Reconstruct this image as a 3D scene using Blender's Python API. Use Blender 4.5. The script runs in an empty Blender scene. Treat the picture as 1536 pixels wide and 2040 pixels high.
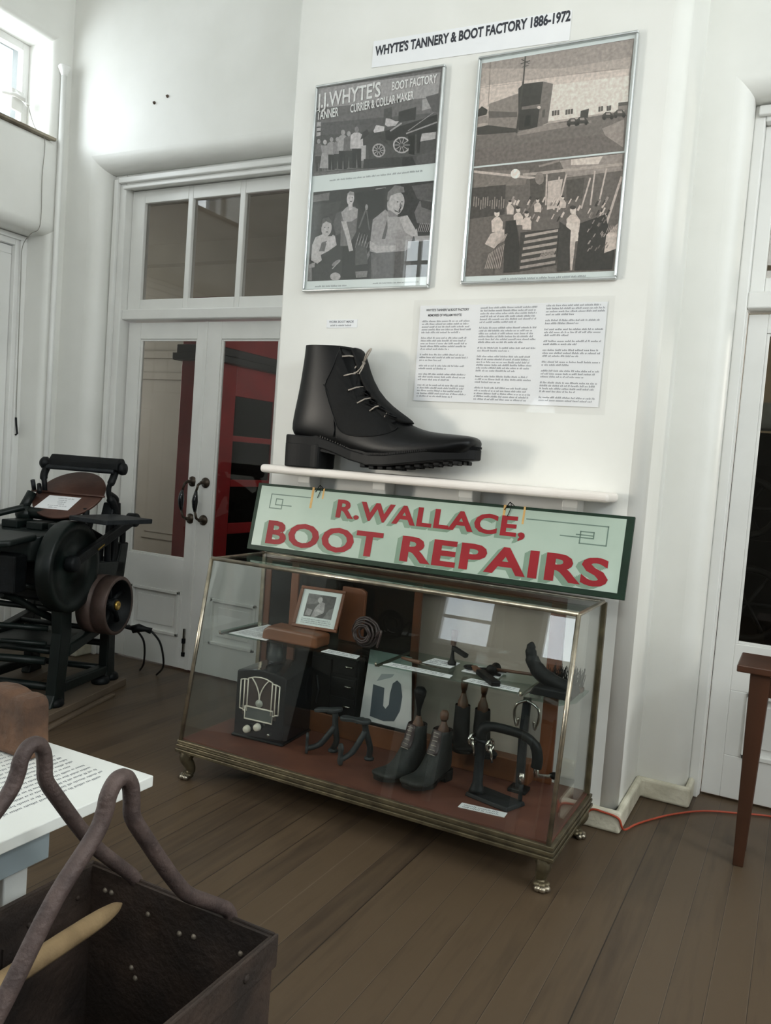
import bpy, bmesh, math, random
from mathutils import Vector, Matrix
from math import pi, sin, cos, radians
random.seed(11)
S = bpy.context.scene
COL = S.collection

# ---------------------------------------------------------------- camera, light, exposure
cam_d = bpy.data.cameras.new('camera'); cam = bpy.data.objects.new('camera', cam_d); COL.objects.link(cam)
cam_d.sensor_fit = 'HORIZONTAL'; cam_d.sensor_width = 36; cam_d.lens = 36 * 1628.56 / 1536
cam_d.clip_start = .05; cam_d.clip_end = 60
_R = Vector((0.88499355, 0.45966435, 0.07412896)); _U = Vector((-0.09535424, 0.02309634, 0.99517543)); _F = Vector((-0.45573456, 0.88779234, -0.06427105))
cam.matrix_world = Matrix(((_R.x, _U.x, -_F.x, 1.5814), (_R.y, _U.y, -_F.y, -3.198), (_R.z, _U.z, -_F.z, 1.3715), (0, 0, 0, 1)))
S.camera = cam
S.view_settings.view_transform = 'Standard'; S.view_settings.look = 'None'
S.view_settings.exposure = -0.6; S.view_settings.gamma = 1; S.view_settings.use_curve_mapping = False
S.cycles.use_denoising = True
S.cycles.max_bounces = 10; S.cycles.diffuse_bounces = 5; S.cycles.glossy_bounces = 4
S.cycles.transmission_bounces = 8; S.cycles.transparent_max_bounces = 24
S.cycles.caustics_reflective = False; S.cycles.caustics_refractive = False
S.cycles.sample_clamp_indirect = 4.0
w = bpy.data.worlds.new('sky'); S.world = w; w.use_nodes = True
w.node_tree.nodes['Background'].inputs[0].default_value = (.75, .86, 1, 1)
w.node_tree.nodes['Background'].inputs[1].default_value = 2.6

def area_light(name, loc, direction, sx, sy, power, col=(1, 1, 1), spread=180):
    """one area lamp"""
    d = bpy.data.lights.new(name, 'AREA'); d.shape = 'RECTANGLE'; d.size = sx; d.size_y = sy; d.energy = power; d.color = col
    d.spread = radians(spread)
    o = bpy.data.objects.new(name, d); COL.objects.link(o); o.location = loc
    o.rotation_euler = Vector(direction).to_track_quat('-Z', 'Y').to_euler()
    return o
DAY = (.91, .945, 1.0); WARM = (1.0, .965, .92)
# clerestory row in the left wall
for y0, y1, zc, pw in ((-.88, .265, 3.43, 27), (-3.3, -2.2, 3.43, 50)):
    area_light('clerestory_daylight', (-2.985, (y0 + y1) / 2, zc), (1, 0, 0), y1 - y0 - .12, .5, pw, DAY)
# glazed doors in the left wall further back, tall windows behind the camera, clerestory in the right wall
area_light('side_door_daylight', (-2.99, -3.0, 1.55), (1, 0, 0), .9, 1.5, 42, (1, .985, .96))
# narrow warm beam added outside the side door to brighten the pier
area_light('side_door_added_beam', (-3.35, -3.3, 1.6), (3.75, 3.3, -.05), .5, .7, 27, (1, .88, .77), 58)
area_light('rear_window_daylight', (-1.13, -5.02, 1.7), (0, 1, 0), .5, .9, 9, DAY)
area_light('rear_window_daylight', (-.19, -5.02, 1.85), (0, 1, 0), .4, 1.2, 16, DAY)
area_light('rear_corner_daylight', (-2.41, -5.02, 3.53), (0, 1, 0), .36, .5, 6, DAY)
for x0 in (.48, 2.13, 3.78):
    area_light('rear_clerestory_daylight', (x0, -5.02, 3.65), (0, 1, 0), 1.3, .9, 57, WARM)
for y0 in (-3.9, -1.6):
    area_light('right_clerestory_daylight', (4.82, y0, 3.65), (-1, 0, 0), 1.3, .9, 125, DAY)
area_light('right_low_added_light', (4.82, -1.5, 1.6), (-1, 0, 0), .9, 1.5, 52, WARM)  # lamp added at an unseen low window, lifts the pier's dark right side
area_light('side_room_added_light', (4.6, 2.95, 2.2), (-1, 0, 0), .7, 1.0, 230, (1, .97, .92))  # added lamp, brightens the room behind the right-hand door
# lamps added in unseen wall openings to brighten the room behind the double doors
area_light('back_room_added_light', (-.64, 2.1, 2.0), (-1, 0, 0), 1.3, 1.5, 22, (1, 1, 1))
area_light('back_room_added_light', (-7.47, 2.1, 2.0), (1, 0, 0), 1.3, 1.3, 215, (1, .98, .95))

# ---------------------------------------------------------------- materials
def lin(c): return c / 12.92 if c <= .04045 else ((c + .055) / 1.055) ** 2.4
def rgb(h): return tuple(lin(int(h[i:i + 2], 16) / 255) for i in (0, 2, 4)) + (1,)
MATS = {}
def pm(name, col, rough=.5, metal=0.0, col2=None, scale=6, var=.5, bump=0, bscale=60, coat=0, stretch=(1, 1, 1), spec=.5, lo=.35, hi=.65):
    """procedural surface: two colours mixed by noise, optional bump"""
    if name in MATS: return MATS[name]
    m = bpy.data.materials.new(name); m.use_nodes = True; nt = m.node_tree; b = nt.nodes['Principled BSDF']
    b.inputs['Roughness'].default_value = rough; b.inputs['Metallic'].default_value = metal
    b.inputs['Coat Weight'].default_value = coat; b.inputs['Coat Roughness'].default_value = .05
    b.inputs['Specular IOR Level'].default_value = spec
    tc = nt.nodes.new('ShaderNodeTexCoord'); mp = nt.nodes.new('ShaderNodeMapping'); mp.inputs['Scale'].default_value = stretch
    nt.links.new(tc.outputs['Object'], mp.inputs['Vector'])
    n = nt.nodes.new('ShaderNodeTexNoise'); n.inputs['Scale'].default_value = scale; n.inputs['Detail'].default_value = 6
    nt.links.new(mp.outputs[0], n.inputs['Vector'])
    r = nt.nodes.new('ShaderNodeValToRGB'); r.color_ramp.elements[0].position = lo; r.color_ramp.elements[1].position = hi
    c1 = rgb(col); c2 = rgb(col2) if col2 else tuple(min(1, x * (1 + .18 * var)) for x in c1[:3]) + (1,)
    r.color_ramp.elements[0].color = c1; r.color_ramp.elements[1].color = c2
    nt.links.new(n.outputs['Fac'], r.inputs['Fac']); nt.links.new(r.outputs['Color'], b.inputs['Base Color'])
    if bump:
        n2 = nt.nodes.new('ShaderNodeTexNoise'); n2.inputs['Scale'].default_value = bscale; n2.inputs['Detail'].default_value = 4
        nt.links.new(mp.outputs[0], n2.inputs['Vector'])
        bp_ = nt.nodes.new('ShaderNodeBump'); bp_.inputs['Strength'].default_value = bump; bp_.inputs['Distance'].default_value = .01
        nt.links.new(n2.outputs['Fac'], bp_.inputs['Height']); nt.links.new(bp_.outputs[0], b.inputs['Normal'])
    MATS[name] = m; return m
def glass_mat(name, tint='f4f8f6', refl=1.0, rough=.0):
    m = bpy.data.materials.new(name); m.use_nodes = True; nt = m.node_tree; nt.nodes.remove(nt.nodes['Principled BSDF'])
    out = nt.nodes['Material Output']; t = nt.nodes.new('ShaderNodeBsdfTransparent'); t.inputs[0].default_value = rgb(tint)
    g = nt.nodes.new('ShaderNodeBsdfGlossy'); g.inputs['Roughness'].default_value = rough
    lw = nt.nodes.new('ShaderNodeLayerWeight'); lw.inputs['Blend'].default_value = .5     # Schlick reflectance, the same on both faces of a thin pane
    pw = nt.nodes.new('ShaderNodeMath'); pw.operation = 'POWER'; pw.inputs[1].default_value = 5; nt.links.new(lw.outputs['Facing'], pw.inputs[0])
    f = nt.nodes.new('ShaderNodeMath'); f.operation = 'MULTIPLY_ADD'; f.inputs[1].default_value = .8; f.inputs[2].default_value = .04 * refl; nt.links.new(pw.outputs[0], f.inputs[0])
    mx = nt.nodes.new('ShaderNodeMixShader'); nt.links.new(f.outputs[0], mx.inputs[0]); nt.links.new(t.outputs[0], mx.inputs[1]); nt.links.new(g.outputs[0], mx.inputs[2])
    nt.links.new(mx.outputs[0], out.inputs[0]); return m
GLASS = glass_mat('clear_glass', 'fbfdfc'); GLASS_GREEN = glass_mat('shelf_glass', 'e6f2ee', 1.1); GLASS_OLD = glass_mat('door_glass', 'cecdc9', 1.0)
GLASS_TINTED = glass_mat('tinted_glass', 'eae7e4', 1.1); GLASS_DARK = glass_mat('dark_glass', '50565a', 1.0)  # pale grey tint is painted in to dim the wall behind the case
FILM = glass_mat('laminate_film', 'fdfdfd', .85, .04)
WALL = pm('wall_paint', 'e2e2dd', .42, col2='eaeae6', scale=2.2, bump=.08, bscale=14)
TRIM = pm('white_gloss_paint', 'e0e0dd', .32, col2='e9e9e6', scale=3, bump=.04, bscale=30)
DIRTY = pm('worn_white_paint', 'c9c5b2', .55, col2='dedac8', scale=14, bump=.35, bscale=40)
REARP = pm('rear_wall_paint', '615e57', .55, 0, col2='6b6860', scale=3)
CEIL = pm('ceiling_paint', 'e6e6e0', .6)
SHELFW = pm('shelf_paint', 'e6dfd8', .4, col2='efe9e3', scale=5)
IRON = pm('black_iron', '0b0d0e', .5, .2, col2='15181a', scale=12, bump=.1, bscale=80, spec=.25)
GREENIRON = pm('green_black_enamel', '0a100f', .4, .0, col2='111a18', scale=7, bump=.06, bscale=50, spec=.3)
DARKIRON = pm('dark_grey_iron', '16191c', .5, .25, col2='25292d', scale=16, bump=.15, bscale=80, spec=.3)
GREYIRON = pm('grey_cast_iron', '2c3032', .55, .25, col2='3d4143', scale=18, bump=.2, bscale=90, spec=.3)
CHROME = pm('worn_chrome', 'c9c8c4', .18, 1.0, col2='9c978c', scale=20)
BRONZE = pm('bronze_trim', '544d3d', .4, .6, col2='736a53', scale=16, bump=.08, bscale=90)
NICKEL = pm('nickel_strip', '8f8a7e', .28, .9, col2='b5ab98', scale=24)
BRASS = pm('brass', 'b08a3a', .3, .9, col2='c9a75a', scale=20)
RUST = pm('rusted_iron', '2c2420', .72, .25, col2='463830', scale=9, bump=.35, bscale=70)
RUSTROD = pm('rusted_rod', '4a3e3c', .6, .35, col2='5f504c', scale=26, bump=.25, bscale=120)
BROWNRUST = pm('rust_brown_disc', '4a3129', .5, .3, col2='5c3d32', scale=9, bump=.08, bscale=60)
PULLEY = pm('pulley_brown_paint', '41332d', .55, .1, col2='51403a', scale=10, bump=.1, bscale=70)
LEATHER = pm('black_leather', '050607', .38, 0, col2='08090b', scale=9, bump=.04, bscale=120, spec=.24)
LEATHER2 = pm('matt_black_leather', '0a0b0b', .65, 0, col2='0f1011', scale=9, bump=.1, bscale=150, spec=.2)
RUBBER = pm('black_rubber', '090a0b', .55, 0, col2='0d0e0f', scale=12, spec=.22)
WORKLEATHER = pm('grey_work_leather', '1b1e1e', .6, 0, col2='2a2d2c', scale=12, bump=.2, bscale=70, spec=.3)
BROWNLEATHER = pm('dark_brown_leather', '2c2122', .42, 0, col2='40302f', scale=12, bump=.2, bscale=70)
WOOD = pm('brown_wood', '57311c', .42, 0, col2='734327', scale=7, stretch=(1, 1, .12), bump=.06, bscale=40)
WOODX = pm('brown_wood_along', '573420', .45, 0, col2='74482c', scale=9, stretch=(.15, 1, 1), bump=.06, bscale=40)
STOOLW = pm('stool_wood', '3b2316', .42, 0, col2='4d2d1c', scale=8, stretch=(1, 1, .1))
TREEWOOD = pm('boot_tree_wood', '4a3224', .5, 0, col2='664632', scale=9, stretch=(1, 1, .2))
PALEWOOD = pm('pale_bare_wood', '6c583d', .8, 0, col2='957d5a', scale=10, stretch=(.15, 1, 1), bump=.25, bscale=50)
OLDWOOD = pm('weathered_brown_wood', '453124', .85, 0, col2='654834', scale=16, bump=.6, bscale=45)
PLANKW = pm('grey_brown_plank', '5a4d40', .6, 0, col2='6b5c4c', scale=6, stretch=(1, .12, 1), bump=.1)
REDBOARD = pm('red_brown_lining', '5a362c', .5, 0, col2='6b4234', scale=7)
PAPER = pm('white_paper', 'e9ebee', .55, 0, col2='eff0f2', scale=4)
CARDBLUE = pm('grey_display_card', 'bcbdbd', .6, 0, col2='c9c9c9', scale=4)
INK = pm('printed_ink', '30323a', .7); INKG = pm('grey_print', '7b7d84', .7)
BLUEINK = pm('blue_grey_print', '3b464f', .6)
IVORY = pm('ivory_plastic', 'cfcabb', .4, 0, col2='dcd7c9', scale=12)
BAKELITE = pm('black_bakelite', '080b10', .16, 0, col2='0e1218', scale=5, coat=.25)
CLOTHB = pm('brown_speaker_cloth', '2e221f', .8, 0, col2='3b2d28', scale=60)
DIALG = pm('dial_glass', '4b504e', .2, 0, col2='5b605d', scale=8)
ALU = pm('silver_frame', 'c4c8c8', .3, .7, col2='d4d8d8', scale=12)
SIGNG = pm('pale_green_paint', 'a2b5a7', .35, 0, col2='adbfb1', scale=4, coat=.15)
SIGNRED = pm('red_sign_paint', '8a121c', .45, 0, col2='961a24', scale=9, spec=.3)
SIGNDARK = pm('dark_green_paint', '0b2416', .45, 0, col2='12301f', scale=9, spec=.25)
SIGNSH = pm('grey_green_shadow_paint', '6f8a76', .4, 0, col2='7c9682', scale=9)
SIGNLN = pm('grey_green_line_paint', '62786c', .4, 0)
TAPE = pm('yellowed_tape', 'c79a55', .5, 0, col2='d5ad6a', scale=30)
KIOSKRED = pm('red_gloss_paint', '8f1c22', .3, 0, col2='a3242a', scale=4, coat=.2)
KIOSKDARK = pm('dark_cornice_paint', '1d1b1e', .4)
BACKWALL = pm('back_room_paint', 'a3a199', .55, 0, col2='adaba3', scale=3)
ORANGE = pm('orange_cord', 'a8432b', .45, 0, col2='b54d33', scale=30)
CABLE = pm('black_cable', '17191b', .45)
PANELW = pm('white_panel', 'e8eae6', .4, 0, col2='eef0ec', scale=3)
GREYBLUE = pm('blue_grey_board', '8d999e', .5, 0, col2='9aa6aa', scale=3)
DOORHANDLE = pm('aged_bronze_handle', '322b25', .4, .6, col2='4d4236', scale=30)

def floor_mat():
    m = bpy.data.materials.new('floorboards'); m.use_nodes = True; nt = m.node_tree; N = nt.nodes; L = nt.links; b = N['Principled BSDF']
    tc = N.new('ShaderNodeTexCoord'); sp = N.new('ShaderNodeSeparateXYZ'); L.new(tc.outputs['Object'], sp.inputs[0])
    dv = N.new('ShaderNodeMath'); dv.operation = 'DIVIDE'; dv.inputs[1].default_value = .098; L.new(sp.outputs['X'], dv.inputs[0])
    fl = N.new('ShaderNodeMath'); fl.operation = 'FLOOR'; L.new(dv.outputs[0], fl.inputs[0])
    fr = N.new('ShaderNodeMath'); fr.operation = 'FRACT'; L.new(dv.outputs[0], fr.inputs[0])
    wn = N.new('ShaderNodeTexWhiteNoise'); wn.noise_dimensions = '1D'; L.new(fl.outputs[0], wn.inputs['W'])
    cb = N.new('ShaderNodeCombineXYZ'); L.new(sp.outputs['X'], cb.inputs['X']); L.new(wn.outputs['Value'], cb.inputs['Z'])
    my = N.new('ShaderNodeMath'); my.operation = 'MULTIPLY'; my.inputs[1].default_value = .08; L.new(sp.outputs['Y'], my.inputs[0]); L.new(my.outputs[0], cb.inputs['Y'])
    gn = N.new('ShaderNodeTexNoise'); gn.inputs['Scale'].default_value = 38; gn.inputs['Detail'].default_value = 5; L.new(cb.outputs[0], gn.inputs['Vector'])
    bn = N.new('ShaderNodeTexNoise'); bn.inputs['Scale'].default_value = 1.6; bn.inputs['Detail'].default_value = 4; L.new(tc.outputs['Object'], bn.inputs['Vector'])
    a1 = N.new('ShaderNodeMath'); a1.operation = 'MULTIPLY_ADD'; a1.inputs[1].default_value = .45; L.new(wn.outputs['Value'], a1.inputs[0]); L.new(gn.outputs['Fac'], a1.inputs[2])
    a2 = N.new('ShaderNodeMath'); a2.operation = 'MULTIPLY_ADD'; a2.inputs[1].default_value = .5; L.new(bn.outputs['Fac'], a2.inputs[0]); L.new(a1.outputs[0], a2.inputs[2])
    cr = N.new('ShaderNodeValToRGB'); e = cr.color_ramp.elements; e[0].position = .55; e[0].color = rgb('44382d'); e[1].position = 1.25 - .25; e[1].color = rgb('584939')
    L.new(a2.outputs[0], cr.inputs['Fac'])
    # seams between boards
    s1 = N.new('ShaderNodeMath'); s1.operation = 'SUBTRACT'; s1.inputs[1].default_value = .5; L.new(fr.outputs[0], s1.inputs[0])
    s2 = N.new('ShaderNodeMath'); s2.operation = 'ABSOLUTE'; L.new(s1.outputs[0], s2.inputs[0])
    s3 = N.new('ShaderNodeMath'); s3.operation = 'GREATER_THAN'; s3.inputs[1].default_value = .482; L.new(s2.outputs[0], s3.inputs[0])
    s4 = N.new('ShaderNodeMath'); s4.operation = 'GREATER_THAN'; s4.inputs[1].default_value = .62; L.new(wn.outputs['Value'], s4.inputs[0])
    mx = N.new('ShaderNodeMix'); mx.data_type = 'RGBA'; L.new(s3.outputs[0], mx.inputs['Factor']); L.new(cr.outputs[0], mx.inputs['A'])
    mc = N.new('ShaderNodeMix'); mc.data_type = 'RGBA'; mc.inputs['A'].default_value = rgb('2a221c'); mc.inputs['B'].default_value = rgb('66584a'); L.new(s4.outputs[0], mc.inputs['Factor'])
    L.new(mc.outputs['Result'], mx.inputs['B']); L.new(mx.outputs['Result'], b.inputs['Base Color'])
    b.inputs['Roughness'].default_value = .42; b.inputs['Specular IOR Level'].default_value = .35
    bp_ = N.new('ShaderNodeBump'); bp_.inputs['Strength'].default_value = .12; bp_.inputs['Distance'].default_value = .01; L.new(gn.outputs['Fac'], bp_.inputs['Height']); L.new(bp_.outputs[0], b.inputs['Normal'])
    return m
FLOOR = floor_mat()
def grey_print(g):
    g = int(round((112 + (g - 112) * 1.2) / 10.0) * 10); n = 'photo_tone_%d' % g
    if n in MATS: return MATS[n]
    return pm(n, '%02x%02x%02x' % (g, int(g * .95), int(g * .97)), .5, 0, scale=75, var=2.6, lo=.35, hi=.7)
def sepia_print(g):
    g = int(round((118 + (g - 112) * 1.15) / 10.0) * 10); n = 'sepia_tone_%d' % g
    if n in MATS: return MATS[n]
    return pm(n, '%02x%02x%02x' % (g, int(g * .90), int(g * .875)), .5, 0, scale=75, var=2.6, lo=.35, hi=.7)

# ---------------------------------------------------------------- mesh helpers
class MB:
    """collects shapes (given in world or local coordinates) into ONE mesh object"""
    def __init__(self): self.bm = bmesh.new(); self.mats = []
    def mi(self, m):
        if m is None: return 0
        if m not in self.mats: self.mats.append(m)
        return self.mats.index(m)
    def faces(self, verts, faces, m=None, smooth=False):
        vs = [self.bm.verts.new(v) for v in verts]; k = self.mi(m)
        for f in faces:
            try: fc = self.bm.faces.new([vs[i] for i in f]); fc.material_index = k; fc.smooth = smooth
            except ValueError: pass
        return vs
    def box(self, x0, x1, y0, y1, z0, z1, m=None, mat=None):
        v = [Vector((x, y, z)) for z in (z0, z1) for y in (y0, y1) for x in (x0, x1)]
        if mat is not None: v = [mat @ p for p in v]
        self.faces(v, [(0, 2, 3, 1), (4, 5, 7, 6), (0, 1, 5, 4), (2, 6, 7, 3), (0, 4, 6, 2), (1, 3, 7, 5)], m); return self
    def hexa(self, bottom, top, m=None):
        n = len(bottom); v = list(bottom) + list(top)
        self.faces(v, [tuple(range(n - 1, -1, -1)), tuple(range(n, 2 * n))] + [(i, (i + 1) % n, n + (i + 1) % n, n + i) for i in range(n)], m); return self
    def prism(self, poly, axis, a, b, m=None, smooth=False):
        """polygon in the two other axes, extruded along axis from a to b"""
        def P(p, t):
            return {'x': (t, p[0], p[1]), 'y': (p[0], t, p[1]), 'z': (p[0], p[1], t)}[axis]
        n = len(poly); v = [P(p, a) for p in poly] + [P(p, b) for p in poly]
        vs = self.faces(v, [(i, (i + 1) % n, n + (i + 1) % n, n + i) for i in range(n)], m, smooth)
        k = self.mi(m)
        for idx in (range(n - 1, -1, -1), range(n, 2 * n)):
            try: f = self.bm.faces.new([vs[i] for i in idx]); f.material_index = k
            except ValueError: pass
        return self
    def bar(self, p0, p1, w, h, m=None, up=(0, 0, 1)):
        p0, p1 = Vector(p0), Vector(p1); d = (p1 - p0).normalized(); u = Vector(up)
        s = d.cross(u); s = s.normalized() if s.length > 1e-5 else Vector((1, 0, 0)); u = s.cross(d).normalized()
        c = [s * w / 2 + u * h / 2, -s * w / 2 + u * h / 2, -s * w / 2 - u * h / 2, s * w / 2 - u * h / 2]
        self.hexa([p0 + q for q in c], [p1 + q for q in c], m); return self
    def tube(self, pts, r, m=None, n=10, closed=False, cap=True):
        pts = [Vector(p) for p in pts]; rr = r if isinstance(r, (list, tuple)) else [r] * len(pts)
        rings = []; prev = None; k = self.mi(m); N = len(pts)
        for i, p in enumerate(pts):
            a = pts[(i - 1) % N] if (closed or i > 0) else p; b = pts[(i + 1) % N] if (closed or i < N - 1) else p
            t = (b - a).normalized()
            if prev is None: q = t.orthogonal().normalized()
            else: q = (prev - t * prev.dot(t)); q = q.normalized() if q.length > 1e-6 else t.orthogonal().normalized()
            prev = q; s = t.cross(q)
            rings.append([self.bm.verts.new(p + (q * cos(2 * pi * j / n) + s * sin(2 * pi * j / n)) * rr[i]) for j in range(n)])
        for i in range(N if closed else N - 1):
            A, B = rings[i], rings[(i + 1) % N]
            for j in range(n):
                f = self.bm.faces.new([A[j], A[(j + 1) % n], B[(j + 1) % n], B[j]]); f.smooth = True; f.material_index = k
        if cap and not closed:
            for R_, fl in ((rings[0], True), (rings[-1], False)):
                f = self.bm.faces.new(list(reversed(R_)) if fl else R_); f.material_index = k
        return self
    def loft(self, rings, m=None, cap0=True, cap1=True, smooth=True):
        k = self.mi(m); R_ = [[self.bm.verts.new(p) for p in r] for r in rings]; n = len(R_[0])
        for A, B in zip(R_, R_[1:]):
            for j in range(n):
                try: f = self.bm.faces.new([A[j], A[(j + 1) % n], B[(j + 1) % n], B[j]]); f.smooth = smooth; f.material_index = k
                except ValueError: pass
        if cap0: f = self.bm.faces.new(list(reversed(R_[0]))); f.material_index = k
        if cap1: f = self.bm.faces.new(R_[-1]); f.material_index = k
        return self
    def lathe(self, prof, c=(0, 0, 0), axis='z', n=20, m=None, mat=None):
        rings = []
        for r, h in prof:
            ring = []
            for j in range(n):
                a = 2 * pi * j / n; x, y = max(r, 1e-4) * cos(a), max(r, 1e-4) * sin(a)
                p = Vector({'z': (x, y, h), 'x': (h, x, y), 'y': (y, h, x)}[axis])
                if mat is not None: p = mat @ p
                ring.append(p + Vector(c))
            rings.append(ring)
        ring_ = prof[0] == prof[-1]
        return self.loft(rings, m, not ring_, not ring_)
    def ball(self, c, rx, ry, rz, m=None, n=14, mat=None):
        prof = []
        for i in range(1, 9):
            t = pi * i / 9 - pi / 2; prof.append((cos(t), sin(t)))
        rings = []
        for r, h in prof:
            ring = []
            for j in range(n):
                p = Vector((r * cos(2 * pi * j / n) * rx, r * sin(2 * pi * j / n) * ry, h * rz))
                if mat is not None: p = mat @ p
                ring.append(p + Vector(c))
            rings.append(ring)
        return self.loft(rings, m)
    def build(self, name, m=None, parent=None, origin=None, bevel=0, seg=2, subsurf=0):
        """origin: where the object's own origin goes (its base); with a parent, the parent's location"""
        bm = self.bm; bmesh.ops.recalc_face_normals(bm, faces=bm.faces[:])
        me = bpy.data.meshes.new(name)
        org = Vector(origin) if origin is not None else (parent.get('_o') and Vector(parent['_o']) or Vector()) if parent else Vector()
        if org.length: bmesh.ops.translate(bm, verts=bm.verts[:], vec=-org)
        bm.to_mesh(me); bm.free()
        for q in (self.mats or ([m] if m else [])): me.materials.append(q)
        o = bpy.data.objects.new(name, me); COL.objects.link(o)
        if parent is not None: o.parent = parent; o['_o'] = tuple(org)
        else: o.location = org; o['_o'] = tuple(org)
        if bevel:
            b = o.modifiers.new('bevel', 'BEVEL'); b.width = bevel; b.segments = seg; b.limit_method = 'ANGLE'; b.angle_limit = radians(40); b.harden_normals = False
        if subsurf:
            s = o.modifiers.new('sub', 'SUBSURF'); s.levels = subsurf; s.render_levels = subsurf
        return o
def tag(o, label, cat, group=None, kind=None):
    o['label'] = label; o['category'] = cat
    if group: o['group'] = group
    if kind: o['kind'] = kind
    return o
def thing(name, label, cat, loc, rotz=0, group=None, world=True):
    """Empty at the thing's base. world=True: part meshes are written in world coordinates (rotz must be 0)"""
    o = bpy.data.objects.new(name, None); o.empty_display_size = .05; COL.objects.link(o)
    o.location = loc; o.rotation_euler = (0, 0, rotz); o['_o'] = tuple(loc) if world else (0., 0., 0.)
    return tag(o, label, cat, group)
def struct(o): o['kind'] = 'structure'; return o
def dup(root, loc, rotz=None, **props):
    r = root.copy(); COL.objects.link(r); r.location = loc
    if rotz is not None: r.rotation_euler = (0, 0, rotz)
    for k, v in props.items(): r[k] = v
    for ch in list(root.children):
        c = ch.copy(); COL.objects.link(c); c.parent = r
        for g in list(ch.children):
            d = g.copy(); COL.objects.link(d); d.parent = c
    return r
def text_geo(body, size, bold=0.0, sx=1.0, extrude=0.0, align='LEFT', space=1.0, shear=0.0):
    c = bpy.data.curves.new('t', 'FONT'); c.body = body; c.size = size; c.offset = bold; c.extrude = extrude; c.align_x = align
    c.space_character = space; c.shear = shear; c.resolution_u = 3; c.fill_mode = 'FRONT' if not extrude else 'BOTH'
    o = bpy.data.objects.new('t', c); COL.objects.link(o)
    dg = bpy.context.evaluated_depsgraph_get(); me = bpy.data.meshes.new_from_object(o.evaluated_get(dg))
    v = [(p.co.x * sx, p.co.y, p.co.z) for p in me.vertices]; f = [tuple(p.vertices) for p in me.polygons]
    bpy.data.objects.remove(o); bpy.data.curves.remove(c); bpy.data.meshes.remove(me)
    return v, f
def place_text(mb, m, body, size, M, **kw):
    v, f = text_geo(body, size, **kw)
    if f: mb.faces([M @ Vector(p) for p in v], f, m)
    return max((p[0] for p in v), default=0) - min((p[0] for p in v), default=0)
def frame_M(o, ux, uy):
    """matrix sending text x,y to the directions ux, uy at o; z is the face normal"""
    ux, uy = Vector(ux).normalized(), Vector(uy).normalized(); uz = ux.cross(uy)
    return Matrix(((ux.x, uy.x, uz.x, o[0]), (ux.y, uy.y, uz.y, o[1]), (ux.z, uy.z, uz.z, o[2]), (0, 0, 0, 1)))
def print_lines(mb, m, M, w, h, rows, seed=1, slant=.18, fill=.9, para=(5, 3)):
    """small printed type: rows of letter strokes too small to read, in paragraphs"""
    rnd = random.Random(seed); dy = h / rows; y = -dy; left = para[0]
    V, F = [], []
    for r in range(rows):
        if left <= 0:
            left = rnd.randint(*sorted((para[1], para[0]))); y -= dy; continue
        left -= 1; x = 0; end = w * (rnd.uniform(.35, .8) if left == 0 else rnd.uniform(fill, 1))
        while x < end:
            n = rnd.randint(2, 8)
            for k in range(n):
                lw = dy * .42; hh = dy * rnd.choice((.42, .42, .62)); s = hh * slant
                if x > end: break
                b = len(V); V += [(x, y, 0), (x + lw * .42, y, 0), (x + lw * .42 + s, y + hh, 0), (x + s, y + hh, 0)]; F.append((b, b + 1, b + 2, b + 3))
                x += lw * .82
            x += dy * .3
        y -= dy
    mb.faces([M @ Vector(v) for v in V], F, m)
def rot_about(p, ang, axis):
    return Matrix.Translation(p) @ Matrix.Rotation(ang, 4, axis) @ Matrix.Translation(-Vector(p))
def bez(p0, p1, p2, p3, n=10):
    out = []
    for i in range(n + 1):
        t = i / n; a = (1 - t)
        out.append(Vector(p0) * a ** 3 + Vector(p1) * 3 * a * a * t + Vector(p2) * 3 * a * t * t + Vector(p3) * t ** 3)
    return out
def smooth_path(pts, n=6):
    pts = [Vector(p) for p in pts]; out = []
    for i in range(len(pts) - 1):
        p0 = pts[max(i - 1, 0)]; p1 = pts[i]; p2 = pts[i + 1]; p3 = pts[min(i + 2, len(pts) - 1)]
        for k in range(n):
            t = k / n; out.append(.5 * ((2 * p1) + (p2 - p0) * t + (2 * p0 - 5 * p1 + 4 * p2 - p3) * t * t + (3 * p1 - p0 - 3 * p2 + p3) * t ** 3))
    out.append(pts[-1]); return out

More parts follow.
